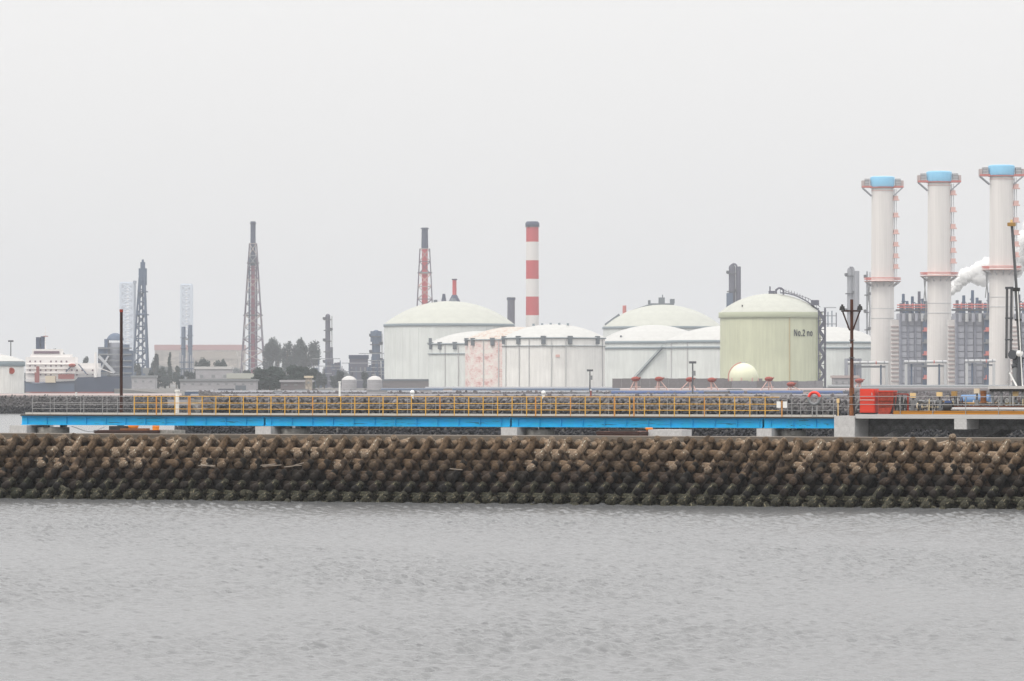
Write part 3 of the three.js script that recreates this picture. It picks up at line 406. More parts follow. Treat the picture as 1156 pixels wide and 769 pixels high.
{ // the largest white tank with a low dome, behind an earth dike
  const k = tank({ px: 507, D: 2200, r: 73, rim: 366, top: 340, label: 'largest pale grey domed tank behind the brown dike left of the striped chimney', shell: MAT.tankGrey, roof: MAT.roofCream, girders: [[0, 1.3]] });
  for (let a = 0; a < 40; a++) { const th = a / 40 * Math.PI * 2; part(k.t, 'shell_rib', bar(V(Math.sin(th) * (k.R + 0.02), 0.9, Math.cos(th) * (k.R + 0.02)), V(Math.sin(th) * (k.R + 0.02), k.H - 1.4, Math.cos(th) * (k.R + 0.02)), 0.16, 6), MAT.tankGrey); }
  part(k.t, 'roof_vent', [cy(2.2, 1.0, 2.2, 2, k.H + 11.2, 2), cy(1, 1, 1.6, -7, k.H + 10.9, 4)], MAT.trimDark);
}
{ const D = 1995, g = at('dike_wall', 'brown earth dike wall in front of the largest tank', 'wall', 463, D);
  part(g, 'bank', bb(M(62, D), Y(430, D) - GROUND, 5), MAT.dike); part(g, 'coping', bb(M(62.5, D), 0.8, 5.6, 0, Y(430, D) - GROUND, 0), MAT.trimDark); }
{ const k = tank({ px: 540, D: 1880, r: 56, rim: 388, top: 374, label: 'white tank at the left of the cluster, mostly hidden by the pinkish tank', shell: MAT.tankGrey, vents: [487, 497, 514], pipes: [503, 518], girders: [[0, 0.5], [4.4, 0.3]] });
  part(k.t, 'platform', [bb(3, 0.3, 2, k.on(486)[0], k.H, k.on(486)[1]), bb(1.4, 2.2, 1.4, k.on(485)[0] + 0.4, k.H + 0.2, k.on(486)[1])], MAT.trimDark); }
{ const k = tank({ px: 581, D: 1790, r: 56, rim: 383.5, top: 369, label: 'tank with blotchy pink primer patches on its wall and orange streaks on its roof', shell: MAT.tankPink, roof: MAT.roofStreak, vents: [527, 534, 556], pipes: [546, 563], girders: [[0, 0.4]] }); }
{ const k = tank({ px: 625, D: 1690, r: 58, rim: 381.5, top: 366, label: 'front white domed tank with dark rim vents left of the striped chimney foot', vents: [569, 585, 613, 643, 674], pipes: [571, 586, 597, 622, 638, 680], girders: [[0, 0.45], [3.2, 0.18]] });
  for (let i = 0; i < 5; i++) part(k.t, 'roof_hatch', cy(0.5, 0.5, 0.9, -8 + i * 3.4, k.H + 5.05 - Math.abs(i - 2.4) * 0.14, 2 + i, 10), MAT.trim);
  const [x, z] = k.on(629, 0.1); part(k.t, 'number_plate', bb(1.6, 1.0, 0.1, x, 13, z + 0.1), MAT.pinkPale); }
{ const k = tank({ px: 738, D: 1960, r: 61, rim: 385.5, top: 367, label: 'white tank with two dark rim bands and a long diagonal stair', shell: MAT.tankGrey, girders: [[0, 1.1], [2.7, 0.9]] });
  const [x0, z0] = k.on(746, 1.2), [x1, z1] = k.on(714, 1.2); const a = V(x1, 4.5, z1), b = V(x0, k.H - 3.2, z0), st = part(k.t, 'stair', beam(a, b, 0.5, 1.0), MAT.trimDark);
  for (let i = 0; i <= 24; i++) { const p = a.clone().lerp(b, i / 24); part(st, 'step', bb(0.9, 0.08, 1.1, p.x, p.y + 0.45, p.z), MAT.trim); } part(st, 'stair_rail', bar(a.clone().add(V(0, 1.3, 0.5)), b.clone().add(V(0, 1.3, 0.5)), 0.12), MAT.trim);
  for (const [px, s] of [[768, 1], [790, 1.2], [795, 0.9], [700, 0.6]]) part(k.t, 'roof_fitting', [cy(0.7 * s, 0.7 * s, 1.4 * s, M(px - 738, k.D), k.H + 2.5 - Math.abs(px - 738) * 0.02, 16, 8), bb(2.6 * s, 0.5, 0.8, M(px - 738, k.D) + 1, k.H + 2.2 - Math.abs(px - 738) * 0.02, 16)], MAT.trimDark); }
tank({ px: 818, D: 1880, r: 65, rim: 384.5, top: 368, label: 'white tank with two dark rim bands partly behind the green tank', shell: MAT.tankGrey, girders: [[0, 1.1], [2.7, 0.9]], pipes: [757, 774] });
tank({ px: 938, D: 1900, r: 56, rim: 386, top: 369, label: 'white banded tank showing between the green tank and the first tall stack', shell: MAT.tankGrey, girders: [[0, 0.8], [2.5, 0.7]] });
{ const k = tank({ px: 748, D: 2350, r: 67, rim: 369, top: 344, label: 'rearmost high domed tank with stairs and fittings on its crown', shell: MAT.tankGrey, roof: MAT.roofCream, girders: [[0, 1.3]] });
  const m = px => M(px - 748, k.D), y = py => Y(py, k.D) - GROUND, fz = px => Math.sqrt(Math.max(0, (k.R + 0.4) ** 2 - m(px) ** 2));
  part(k.t, 'roof_stair', [beam(V(m(683), y(367), 6), V(m(699), y(355.5), 4), 1.2, 1.4), beam(V(m(714), y(351), 3), V(m(736), y(343.5), 2), 1.0, 1.2)], MAT.trimDark);
  part(k.t, 'crown_platform', [bb(M(26, k.D), 0.8, 5, 0, y(344.2), 0), bb(3.4, 3.2, 3, m(747), y(342.5), 0), bb(2.6, 2.4, 2, m(759), y(342.5), 0), bb(1.4, 2.2, 2, m(733), y(343.5), 0), cy(0.3, 0.3, 5, m(748), y(343), 0)], MAT.trimDark); }
at('vent_stack', 'short red and grey vent stack beside the rearmost dome', 'stack', 705, 2480) && part(scene.children[scene.children.length - 1], 'pipe', cy(1.1, 1.1, Y(345, 2480) - GROUND, 0, 0, 0, 12), MAT.pink);
{ // pale green tank with lettering, stair tower and dome fittings
  const k = tank({ px: 870, D: 1500, r: 57, rim: 353, top: 331.5, name: 'green_tank', label: 'tall pale green tank with cream dome and dark lettering', shell: MAT.tankGreen, roof: MAT.roofCream, trim: MAT.bandGreen, girders: [[0, 1.9]] });
  const { D, t, H, on } = k, m = px => M(px - 870, D), y = py => Y(py, D) - GROUND;
  { const [x, z] = on(888, 0.12); part(t, 'rust_pipe', bar(V(x, 0.5, z), V(x, H - 2, z), 0.22, 6), MAT.sandPipe); } { const [x, z] = on(921, 0.2); part(t, 'downpipe', bar(V(x, 0.5, z), V(x, H - 2, z), 0.3, 6), MAT.bandGreen); }
  const st = part(t, 'stair_tower', [bb(0.4, H + 1.5, 0.4, m(922), 0, 8.5), bb(0.4, H + 1.5, 0.4, m(930), 0, 8.5), bb(0.4, H + 1.5, 0.4, m(922), 0, 4.5), bb(0.4, H + 1.5, 0.4, m(930), 0, 4.5)], MAT.steelPurple);
  for (let i = 0; i < 9; i++) { const a = i * H / 9; part(st, 'flight', beam(V(i % 2 ? m(922.5) : m(929.5), a, 8.2), V(i % 2 ? m(929.5) : m(922.5), a + H / 9, 8.2), 1.1, 0.5), MAT.steelPurple); part(st, 'landing', bb(2.7, 0.25, 4.3, m(926), a + H / 9, 6.5), MAT.steelPurple); }
  const rs = []; for (let i = 0; i < 14; i++) { const u = i / 14, px = 880 + u * 44, py = 330 + 21 * u * u + 1; rs.push(beam(V(m(px), y(py), 5), V(m(px + 3.4), y(330 + 21 * ((i + 1) / 14) ** 2 + 1), 5), 0.4, 1.2), bb(0.16, 1.3, 0.16, m(px), y(py), 5.4)); } rs.push(bar(V(m(880), y(327), 5.4), V(m(912), y(337.5), 5.4), 0.12), bar(V(m(912), y(337.5), 5.4), V(m(925), y(347), 5.4), 0.12)); part(t, 'roof_walkway', rs, MAT.steelPurple);
  part(t, 'crown_loop', [new THREE.TorusGeometry(1.3, 0.32, 8, 18, Math.PI).translate(m(880), y(329.5), 2), bb(0.6, 2.0, 0.6, m(880) - 1.3, y(333), 2), bb(0.6, 2.0, 0.6, m(880) + 1.3, y(333), 2), bb(2.2, 1.2, 1.6, m(871), y(332.5), 2), cy(0.25, 0.25, 2.8, m(869), y(332.5), 2), bb(2.6, 1.8, 2, m(919), y(345), 6)], MAT.steelPurple);
  for (const [px, dy] of [[836, 346], [858, 346.5], [880, 347]]) { part(t, 'roof_bolt', cy(0.22, 0.22, 0.6, m(px), y(dy) - 0.25, 11.6, 8), MAT.ink); }
  const font = await new FontLoader().loadAsync('fonts/droid/droid_sans_bold.typeface.json');
  const tg = new TextGeometry('No.2 no', { font, size: 2.3, depth: 0.12, curveSegments: 3 }); tg.computeBoundingBox();
  const p = tg.attributes.position, xc = m(904), x0 = (tg.boundingBox.min.x + tg.boundingBox.max.x) / 2, sq = M(22, D) / (tg.boundingBox.max.x - tg.boundingBox.min.x);
  for (let i = 0; i < p.count; i++) { const x = xc + (p.getX(i) - x0) * sq; p.setXYZ(i, x, p.getY(i) + y(380), Math.sqrt(k.R ** 2 - x * x) + 0.08 + p.getZ(i)); } tg.computeVertexNormals();
  part(t, 'lettering', tg, MAT.ink);
}
{ const D = 1320, t = at('gas_sphere', 'small cream spherical gas holder in front of the green tank', 'gas holder', 839.5, D), r = M(16.5, D), cyy = Y(426.5, D) - GROUND;
  part(t, 'sphere', new THREE.SphereGeometry(r, 36, 24).translate(0, cyy, 0), MAT.creamBall); for (let a = 0; a < 8; a++) { const q = a * Math.PI / 4 + 0.2; part(t, 'leg', bar(V(Math.cos(q) * r, 0, Math.sin(q) * r), V(Math.cos(q) * r, cyy, Math.sin(q) * r), 0.22, 8), MAT.pinkPale); } part(t, 'top_nozzle', cy(0.5, 0.5, 0.5, 0, cyy + r - 0.15, 0), MAT.steelLight);
  part(t, 'ladder', new THREE.TorusGeometry(r + 0.25, 0.12, 6, 24, Math.PI * 0.6).rotateZ(Math.PI * 0.55).translate(0, cyy, 0.5), MAT.pink); }
{ const D = 1210, t = at('storage_tank', 'small white tank with a red mark at the left edge', 'tank', -6, D, 0, undefined, 2.996), R = M(33, D), H = Y(408, D) - 3;
  part(t, 'shell', new THREE.CylinderGeometry(R, R, H, 48, 1, true).translate(0, H / 2, 0), MAT.tankWhite); part(t, 'roof', dome(R + 0.2, M(8, D), H + 0.02, 48), MAT.roofWhite); part(t, 'rim', lathe([[R + 0.02, H - 1.4], [R + 0.3, H - 1.4], [R + 0.3, H - 0.1], [R + 0.02, H - 0.1]], 48), MAT.trim); part(t, 'red_emblem', cy(0.9, 0.9, 0.2, 0, 0, 0, 20).rotateX(Math.PI / 2).translate(M(22, D), H - 1.7 - M(4, D), Math.sqrt(R * R - M(22, D) ** 2) + 0.3), MAT.redDull); }
for (const [px, r, tp, c] of [[394, 8.5, 424, 'left of two beside the white post'], [423, 8.5, 424, 'right of two below the refinery column']]) { const D = 1750, t = at('small_tank', 'small pale tank with a domed top, ' + c, 'tank', px, D), R = M(r, D), H = Y(tp + 5, D) - GROUND; part(t, 'shell', cy(R, R, H, 0, 0, 0, 28), MAT.wallGrey); part(t, 'roof', dome(R, M(4.5, D), H + 0.02, 28), MAT.pale); part(t, 'vent', cy(0.4, 0.4, 1, 0, H + M(4.5, D) - 0.1, 0, 8), MAT.steel); }
{ const D = 1480, g = at('bund_wall', 'low grey bund wall in front of the banded white tanks', 'wall', 776, D); for (let k = 0; k < 16; k++) part(g, 'panel', bb(M(10.4, D), Y(427.5, D) - GROUND + (k % 3) * 0.06, 1.2, M((k - 7.5) * 10.6, D), 0, 0), MAT.dike); }
// ---------------------------------------------------------------- chimneys and flare towers
function frameTower(t, H, w0, w1, levels, r, m, sides = 4) {     // lattice: legs, rings, cross braces; each piece a part
  const c = k => Array.from({ length: sides }, (_, i) => { const a = (i + 0.5) / sides * Math.PI * 2, w = (w0 + (w1 - w0) * k) / 2 * (sides === 4 ? Math.SQRT2 : 1.15); return V(Math.cos(a) * w, H * k, Math.sin(a) * w); });
  const b0 = c(0), b1 = c(1); for (let i = 0; i < sides; i++) part(t, 'leg', bar(b0[i], b1[i], r * 1.5, 6), m[0]);
  for (let l = 0; l < levels; l++) { const q = c(l / levels), u = c((l + 1) / levels), mm = m[l % m.length]; const g = []; for (let i = 0; i < sides; i++) { const j = (i + 1) % sides; g.push(bar(q[i], u[j], r, 5), bar(q[j], u[i], r, 5), bar(u[i], u[j], r, 5)); } part(t, 'brace_panel', g, mm); }
}
{ const D = 2600, t = at('striped_chimney', 'tall red and white striped chimney behind the white tanks', 'chimney', 601, D), R = M(7, D), y = py => Y(py, D) - GROUND;
  const bands = [[438, 404, 0], [404, 377, 1], [377, 356, 0], [356, 335, 1], [335, 315, 0], [315, 294, 1], [294, 273, 0], [273, 256, 1]];
  for (const [a, b, c] of bands) { const f = q => R * (1 + 0.10 * (q - 250) / 190); part(t, c ? 'red_band' : 'white_band', new THREE.CylinderGeometry(f(b), f(a), y(b) - y(a), 32, 1, true).translate(0, (y(a) + y(b)) / 2, 0), c ? MAT.chimRed : MAT.chimWhite); }
  part(t, 'cap', lathe([[R, y(256)], [R + 0.5, y(255)], [R + 0.5, y(252)], [R * 0.9, y(250)], [R * 0.7, y(250)]], 32), MAT.chimHazeDark); part(t, 'gallery', torus(R + 0.4, 0.25, 0, y(256), 0), MAT.steelDark); }
{ const D = 3000, t = at('flare_tower', 'tallest slender lattice flare tower with red inner flue at the left', 'tower', 285.5, D), y = py => Y(py, D) - GROUND;
  part(t, 'flue', cy(M(2.6, D), M(2.3, D), y(300), 0, 0, 0, 14), MAT.pinkDeep); part(t, 'flue_top', [cy(M(3.1, D), M(2.9, D), y(250) - y(300), 0, y(300), 0, 14), torus(M(3.3, D), 0.4, 0, y(252), 0)], MAT.chimHazeDark);
  frameTower(t, y(275), M(28, D), M(8, D), 12, 0.24, [MAT.towerGrey, MAT.steelHaze, MAT.pinkGrey]); part(t, 'gallery', torus(M(6.5, D), 0.5, 0, y(297), 0), MAT.steelDark); part(t, 'gallery', torus(M(10.5, D), 0.5, 0, y(356), 0), MAT.steelDark);
  part(t, 'side_flue', cy(M(1.3, D), M(1.1, D), y(290), M(-3.8, D), 0, 2, 8), MAT.steelHazeBlue); part(t, 'side_flue', cy(M(1.3, D), M(1.1, D), y(290), M(4, D), 0, 2, 8), MAT.towerGrey); }
{ const D = 2900, t = at('flare_tower', 'lattice stack with dark top rising behind the largest tank', 'tower', 479.5, D), y = py => Y(py, D) - GROUND;
  part(t, 'flue', cy(M(3.6, D), M(3.4, D), y(281), 0, 0, 0, 14), MAT.chimRed); part(t, 'flue_top', [cy(M(4, D), M(3.6, D), y(257) - y(281), 0, y(281), 0, 14), torus(M(4.2, D), 0.4, 0, y(258), 0)], MAT.chimHazeDark);
  frameTower(t, y(281), M(26, D), M(11, D), 11, 0.24, [MAT.towerGrey, MAT.pinkGrey, MAT.pinkPale]); part(t, 'gallery', torus(M(7.5, D), 0.6, 0, y(308), 0), MAT.steel); }
{ const D = 2500, t = at('derrick_tower', 'blue grey three legged derrick tower left of the flare tower', 'tower', 161, D), y = py => Y(py, D) - GROUND;
  frameTower(t, y(313), M(22, D), M(6.5, D), 9, 0.42, [MAT.steelHazeBlue], 3); for (const s of [-1, 0, 1]) part(t, 'riser', bar(V(M(6.4 * s, D), 0, 0.5), V(M(2.6 * s, D), y(316), 0.5), M(0.9, D), 8), MAT.steelHazeBlue);
  part(t, 'head', [bb(M(9, D), y(303) - y(322), M(5, D), 0, y(322), 0), bb(M(5, D), y(296) - y(303), 3, 0, y(303), 0), cy(0.8, 0.6, y(293) - y(298), 0, y(298), 0)], MAT.steelHazeBlue); part(t, 'gallery', bb(M(11, D), 0.6, 6, 0, y(330), 0), MAT.steelHazeBlue); part(t, 'gallery', bb(M(13, D), 0.6, 7, 0, y(356), 0), MAT.steelHazeBlue);
  for (let k = 0; k < 9; k++) part(t, 'base_unit', bb(rr(1.5, 4), rr(4, 14), 3, M(-11 + k * 2.7, D), 0, rr(3, 7)), k % 3 ? MAT.steelHazeBlue : MAT.steel); }
// far legs of a rig, distance haze paled into their own colour
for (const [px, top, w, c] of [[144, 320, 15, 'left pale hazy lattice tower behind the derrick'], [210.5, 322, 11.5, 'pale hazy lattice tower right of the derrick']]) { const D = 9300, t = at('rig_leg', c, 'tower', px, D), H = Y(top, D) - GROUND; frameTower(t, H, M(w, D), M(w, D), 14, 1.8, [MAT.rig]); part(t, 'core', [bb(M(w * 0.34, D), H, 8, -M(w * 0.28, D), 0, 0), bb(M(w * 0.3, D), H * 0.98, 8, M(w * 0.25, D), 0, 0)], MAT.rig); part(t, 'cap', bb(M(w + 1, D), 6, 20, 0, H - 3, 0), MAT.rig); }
{ const D = 6300, t = at('thin_mast', 'thin blue grey mast beside the pale tower', 'mast', 152, D); part(t, 'pole', cy(2, 1.8, Y(319, D) - GROUND, 0, 0, 0, 8), MAT.steelHazeBlue); part(t, 'cap', bb(5, 4, 5, 0, Y(320, D) - GROUND, 0), MAT.steelHazeBlue); }
{ const D = 2900, t = at('twin_column', 'dark twin process column standing before the pale tower', 'column', 211, D), y = py => Y(py, D) - GROUND; for (const [x, tp] of [[-4, 369], [3.5, 367]]) part(t, 'column', [cy(M(2.6, D), M(2.4, D), y(tp), M(x, D), 0, 0, 12), torus(M(3, D), 0.4, M(x, D), y(tp + 12), 0), torus(M(3, D), 0.4, M(x, D), y(tp + 24), 0)], MAT.steelHazeBlue); part(t, 'link', bb(M(8, D), 1.2, 2, 0, y(384), 0), MAT.steel); for (let k = 0; k < 6; k++) part(t, 'frame_post', bb(0.8, y(398 + (k % 3) * 3), 0.8, M(-7.5 + k * 3, D), 0, 3), MAT.steelHaze); for (let k = 0; k < 4; k++) part(t, 'frame_beam', bb(M(16, D), 0.8, 0.8, 0, 3 + k * 4.5, 3.8), MAT.steelHazeBlue); }
function column(px, D, tp, w, label, m, loop, extra) {
  const t = at('process_column', label, 'column', px, D), y = py => Y(py, D) - GROUND, R = M(w / 2, D), H = y(tp);
  part(t, 'vessel', [cy(R, R * 0.92, H, 0, 0, 0, 16), new THREE.SphereGeometry(R * 0.92, 14, 8).translate(0, H, 0)], m); for (let k = 0; k < 5; k++) part(t, 'platform', [torus(R + 0.7, 0.35, 0, H * (0.95 - k * 0.15), 0), bb(1.6, 1.6, 1.4, (k % 2 ? 1 : -1) * (R + 0.6), H * (0.95 - k * 0.15), 1)], MAT.steelDark); part(t, 'riser_pipe', bar(V(R + 0.9, 2, 1), V(R + 0.9, H, 1), 0.4, 8), MAT.steelLight);
  if (loop) part(t, 'overhead_pipe', [new THREE.TorusGeometry(R * 0.75, 0.55, 8, 16, Math.PI).translate(R * 0.5, H + 0.5, 1), bar(V(R * 1.25, 0, 1), V(R * 1.25, H + 0.5, 1), 0.6, 8)], m);
  if (extra) extra(t, y, D, R); return t;
}
column(370, 2600, 357, 6, 'slim dark process column with a knobbed top behind the hedge', MAT.steelPurple, false, (t, y, D) => { part(t, 'side_vessel', cy(1.2, 1.2, y(392), M(3.6, D), 0, 0.5), MAT.steelPurple); });
column(424.5, 2450, 377, 10, 'blocky blue grey refinery column left of the largest tank', MAT.steelHazeBlue, false, (t, y, D, R) => { part(t, 'head_box', bb(M(12.5, D), y(374) - y(386), M(8, D), 0, y(386), 0), MAT.steelHazeBlue); });
column(826.5, 2500, 302, 8, 'dark distillation column with looping overhead pipe behind the green tank', MAT.steelPurple, true, (t, y, D) => { part(t, 'second_vessel', cy(M(2.6, D), M(2.4, D), y(301), M(7.5, D), 0, 1, 12), MAT.steelPurple); part(t, 'lower_frame', bb(M(7, D), y(331), 4, M(-3, D), 0, 3), MAT.steelHazeBlue); });
column(959.5, 2400, 305, 6.5, 'grey distillation column with looping pipe left of the first tall stack', MAT.steelHaze, true, (t, y, D) => { part(t, 'second_vessel', cy(M(3.2, D), M(3, D), y(306), M(7.6, D), 0, 1, 12), MAT.steelHaze); });
column(979, 2400, 307, 2.4, 'thin grey vent column just left of the first tall stack', MAT.steelHaze, false);
{ const D = 2600, t = at('small_red_stack', 'short red stack with dark base above the largest dome', 'stack', 513, D), y = py => Y(py, D) - GROUND; part(t, 'pipe', cy(M(2.6, D), M(2.3, D), y(315), 0, 0, 0, 12), MAT.chimRed); part(t, 'rim', torus(M(2.5, D), 0.4, 0, y(315.5), 0), MAT.chimHazeDark); part(t, 'skirt', cy(M(9, D), M(2.8, D), y(333) - y(345), 0, y(345), 0, 12), MAT.chimHazeDark); part(t, 'base', bb(M(20, D), y(345), 6), MAT.chimHazeDark); part(t, 'turret', cy(M(3, D), M(1.5, D), 5, M(-12, D), y(341), 0, 8), MAT.chimHazeDark); part(t, 'turret_base', bb(M(7, D), y(341), 5, M(-12, D), 0, 0), MAT.chimHazeDark); }
{ const D = 2600, t = at('grey_stack', 'plain dark grey stack between the largest tank and striped chimney', 'stack', 577, D), H = Y(336, D) - GROUND; part(t, 'pipe', cy(M(4.6, D), M(4.2, D), H, 0, 0, 0, 16), MAT.steelPurple); part(t, 'cap', cy(M(4.9, D), M(4.9, D), 1.6, 0, H - 1.5, 0, 16), MAT.chimHazeDark); }
// ---------------------------------------------------------------- power station: three white stacks, boiler blocks, portal frames
const which = ['first, leftmost', 'second, middle', 'third, nearest'];
[[996.5, 1790, 199.5, 26], [1060.5, 1700, 193.5, 27], [1131, 1620, 186.5, 28]].forEach(([px, D, top, w], n) => {
  const t = at('power_stack', 'tall white power station stack with blue top band, the ' + which[n] + ' of three', 'stack', px, D), y = d => Y(top + d, D) - GROUND, R = M(w / 2, D), s = D / 1700;
  part(t, 'barrel', new THREE.CylinderGeometry(R * 0.94, R * 1.04, y(3), 40, 1).translate(0, y(3) / 2, 0), MAT.stack);
  part(t, 'blue_band', lathe([[R * 0.96, y(11.6)], [R * 1.05, y(11)], [R * 1.07, y(1)], [R * 0.95, y(0)], [R * 0.7, y(0)]], 40), MAT.skyBlue);
  part(t, 'hoop', [torus(R * 0.965, 0.12, 0, y(16), 0)], MAT.pinkPale);
  part(t, 'ring_walkway', [lathe([[R, y(13)], [R * 1.12, y(12.6)], [R * 1.12, y(11.9)], [R, y(11.8)]], 32), bb(R * 0.85, 0.7, R * 0.9, R * 1.38, y(12.4), 0), bb(R * 0.85, 0.7, R * 0.9, -R * 1.38, y(12.4), 0)], MAT.pink);
  for (const q of [-1, 1]) { part(t, 'hood', bb(R * 0.42, y(2) - y(11.5), R * 0.8, q * R * 1.34, y(11.9), 0), MAT.wallGrey); part(t, 'gate', bb(R * 0.22, y(4) - y(12), R * 0.8, q * R * 1.7, y(12.4), 0), MAT.pinkGrey); for (const d of [-0.4, 0.4]) part(t, 'bracket', beam(V(q * R * 0.94, y(22), d * R), V(q * R * 1.72, y(12.8), d * R), 0.4), MAT.steelHaze); for (let k = 0; k < 3; k++) part(t, 'hood_slat', bb(R * 0.44, 0.3, 0.3, q * R * 1.34, y(10 - k * 3), R * 0.42), MAT.steelLight); }
  // ladder with small landings down the right side
  part(t, 'ladder', [bar(V(R * 1.05, y(118), 1), V(R * 1.0, y(14), 1), 0.22), bar(V(R * 1.22, y(118), 1), V(R * 1.17, y(14), 1), 0.16)], MAT.steelLight);
  for (const d of [27, 46, 65, 79, 92, 104]) part(t, 'landing', [bb(2.9, 0.45, 2.2, R * 1.14, y(d), 1), bb(1.9, 1.5, 1.6, R * 1.14, y(d) + 0.45, 1)], MAT.pinkPale);
  part(t, 'ring_gallery', [lathe([[R * 0.99, y(118.6)], [R * 1.6, y(118.6)], [R * 1.6, y(117.8)], [R * 0.99, y(117.8)]], 32)], MAT.pinkPale); part(t, 'gallery_rail', [torus(R * 1.58, 0.18, 0, y(114.5), 0)], MAT.pink); part(t, 'gallery_rail', [torus(R * 1.58, 0.14, 0, y(116), 0)], MAT.pink);
  for (let a = 0; a < 12; a++) { const q = a * Math.PI / 6; part(t, 'bracket', beam(V(Math.cos(q) * R, y(124), Math.sin(q) * R), V(Math.cos(q) * R * 1.5, y(119), Math.sin(q) * R * 1.5), 0.35), MAT.steelLight); }
  part(t, 'hoop', torus(R * 1.0, 0.14, 0, y(149), 0), MAT.steelLight); part(t, 'hoop', torus(R * 1.01, 0.14, 0, y(160), 0), MAT.steelLight);
  part(t, 'side_ladder', [bar(V(-R * 1.12, y(150), 1.5), V(-R * 1.3, y(121), 1.5), 0.25), bar(V(-R * 1.2, y(170), 1.5), V(-R * 1.12, y(150), 1.5), 0.25), bar(V(-R * 1.35, y(150), 1.5), V(-R * 1.15, y(121), 1.5), 0.2)], MAT.steel);
  // pale louvred duct standing at the foot, on the right
  const L = at('louvre_tower', 'narrow white louvred tower at the foot of the ' + which[n] + ' stack', 'tower', px + w * 0.66 - 3, D - 22), hh = Y(362, D) - GROUND; part(L, 'casing', bb(3.4, hh, 3), MAT.stack); for (let k = 0; k < 15; k++) part(L, 'louvre', bb(3.7, 0.55, 0.7, 0, 1.6 + k * (hh - 3) / 15, 1.5), MAT.pinkGrey);
});
[[1031, 34, 1770, 'between the first and second stack'], [1098, 42, 1680, 'between the second and third stack'], [1167, 38, 1610, 'right of the third stack'], [963, 16, 1860, 'left of the first stack, low']].forEach(([px, w, D, where], n) => {
  const t = at('boiler_block', 'grey ribbed boiler block with red railings ' + where, 'boiler', px, D), W = M(w, D), low = n === 3, H = Y(low ? 405 : 354, D) - GROUND, dz = 16;
  part(t, 'casing', bb(W, H, dz), MAT.boiler); const cols = 3;
  for (let c = 0; c < cols; c++) for (let r = 0; r < (low ? 3 : 12); r++) { const cw = W * 0.72 / cols; part(t, 'panel', bb(cw * 0.82, H / (low ? 3 : 12) * 0.84, 0.5, -W / 2 + cw * (c + 0.5), (r + 0.1) * H / (low ? 3 : 12), dz / 2 + 0.2), (r * 5 + c * 3 + n) % 4 ? MAT.boilerPale : MAT.boiler); }
  for (let c = 0; c <= cols; c++) part(t, 'column', bb(0.8, H, 0.9, -W / 2 + 0.4 + W * 0.72 / cols * c, 0, dz / 2 + 0.46), MAT.boilerRib);
  if (low) return;
  part(t, 'service_bay', bb(W * 0.25, H * 0.97, 2.2, W * 0.372, 0, dz / 2 + 1.1), MAT.steelHazeBlue);
  for (let k = 0; k < 6; k++) part(t, 'service_platform', [bb(W * 0.27, 0.5, 3, W * 0.372, H * (0.14 + k * 0.155), dz / 2 + 1.6), bb(W * 0.16, 1.2, 0.2, W * 0.35, H * (0.14 + k * 0.155) + 0.5, dz / 2 + 3)], k % 2 ? MAT.steel : MAT.pink);
  part(t, 'roof_rail', [bar(V(-W / 2 - 1.2, H + 3.4, dz / 2), V(W / 2, H + 3.4, dz / 2), 0.3), bar(V(-W / 2 - 1.2, H + 2.4, dz / 2), V(W / 2, H + 2.4, dz / 2), 0.25)], MAT.pink); part(t, 'roof_walkway', bb(W + 2, 0.7, 3, -0.6, H + 0.9, dz / 2), MAT.steelDark);
  for (let k = 0; k < 8; k++) part(t, 'rail_post', bb(0.35, 2.6, 0.35, -W / 2 + W * k / 7, H + 1.5, dz / 2), k % 2 ? MAT.pink : MAT.steel);
  for (let k = 0; k < 9; k++) { const x = -W / 2 + 1 + k * (W - 2) / 8, h = [4, 8, 5, 3, 7, 4, 9, 6, 5][(k + n * 2) % 9]; part(t, 'steam_drum_fitting', [cy(0.7, 0.6, h, x, H + 0.2, rr(-4, 4), 8), bb(1.6, 0.5, 1.2, x, H + h * 0.6, rr(-3, 3))], k % 3 ? MAT.steelHazeBlue : MAT.steelPurple); }
  for (let k = 0; k < 4; k++) part(t, 'silencer', cy(0.7, 0.7, 3.2, -W / 2 + 1.5 + k * 2.6, H - 3.4, dz / 2 + 1.6, 10), k % 2 ? MAT.steelLight : MAT.boilerPale);
});
[[957, 1003, 407, 1520, 'left of the first stack'], [1021, 1069, 406, 1500, 'between the first two stacks'], [1089.5, 1124, 405, 1480, 'left of the loading arm']].forEach(([a, b, tp, D, where]) => {
  const t = at('pipe_portal', 'grey steel portal frame carrying a pipe ' + where, 'portal frame', (a + b) / 2, D), W = M(b - a, D), H = Y(tp, D) - GROUND;
  for (const s of [-1, 1]) { part(t, 'leg', bb(0.9, H - 1.6, 0.9, s * (W / 2 - 0.6), 0, 0), MAT.steelLight); part(t, 'inner_leg', bb(0.6, H - 1.6, 0.6, s * (W / 2 - 2.6), 0, -1), MAT.steelHazeBlue); } part(t, 'header_pipe', bar(V(-W / 2, H - 0.8, 0), V(W / 2, H - 0.8, 0), 0.5, 12), MAT.steelLight); part(t, 'girder', bb(W - 0.4, 0.7, 0.7, 0, H - 2.6, -1.2), MAT.steelHaze);
  for (let k = 0; k < 5; k++) part(t, 'clamp', bb(0.35, 1.1, 1.1, -W / 2 + W * (k + 0.5) / 5, H - 1.35, 0), k === 3 ? MAT.pink : MAT.steelHaze); });
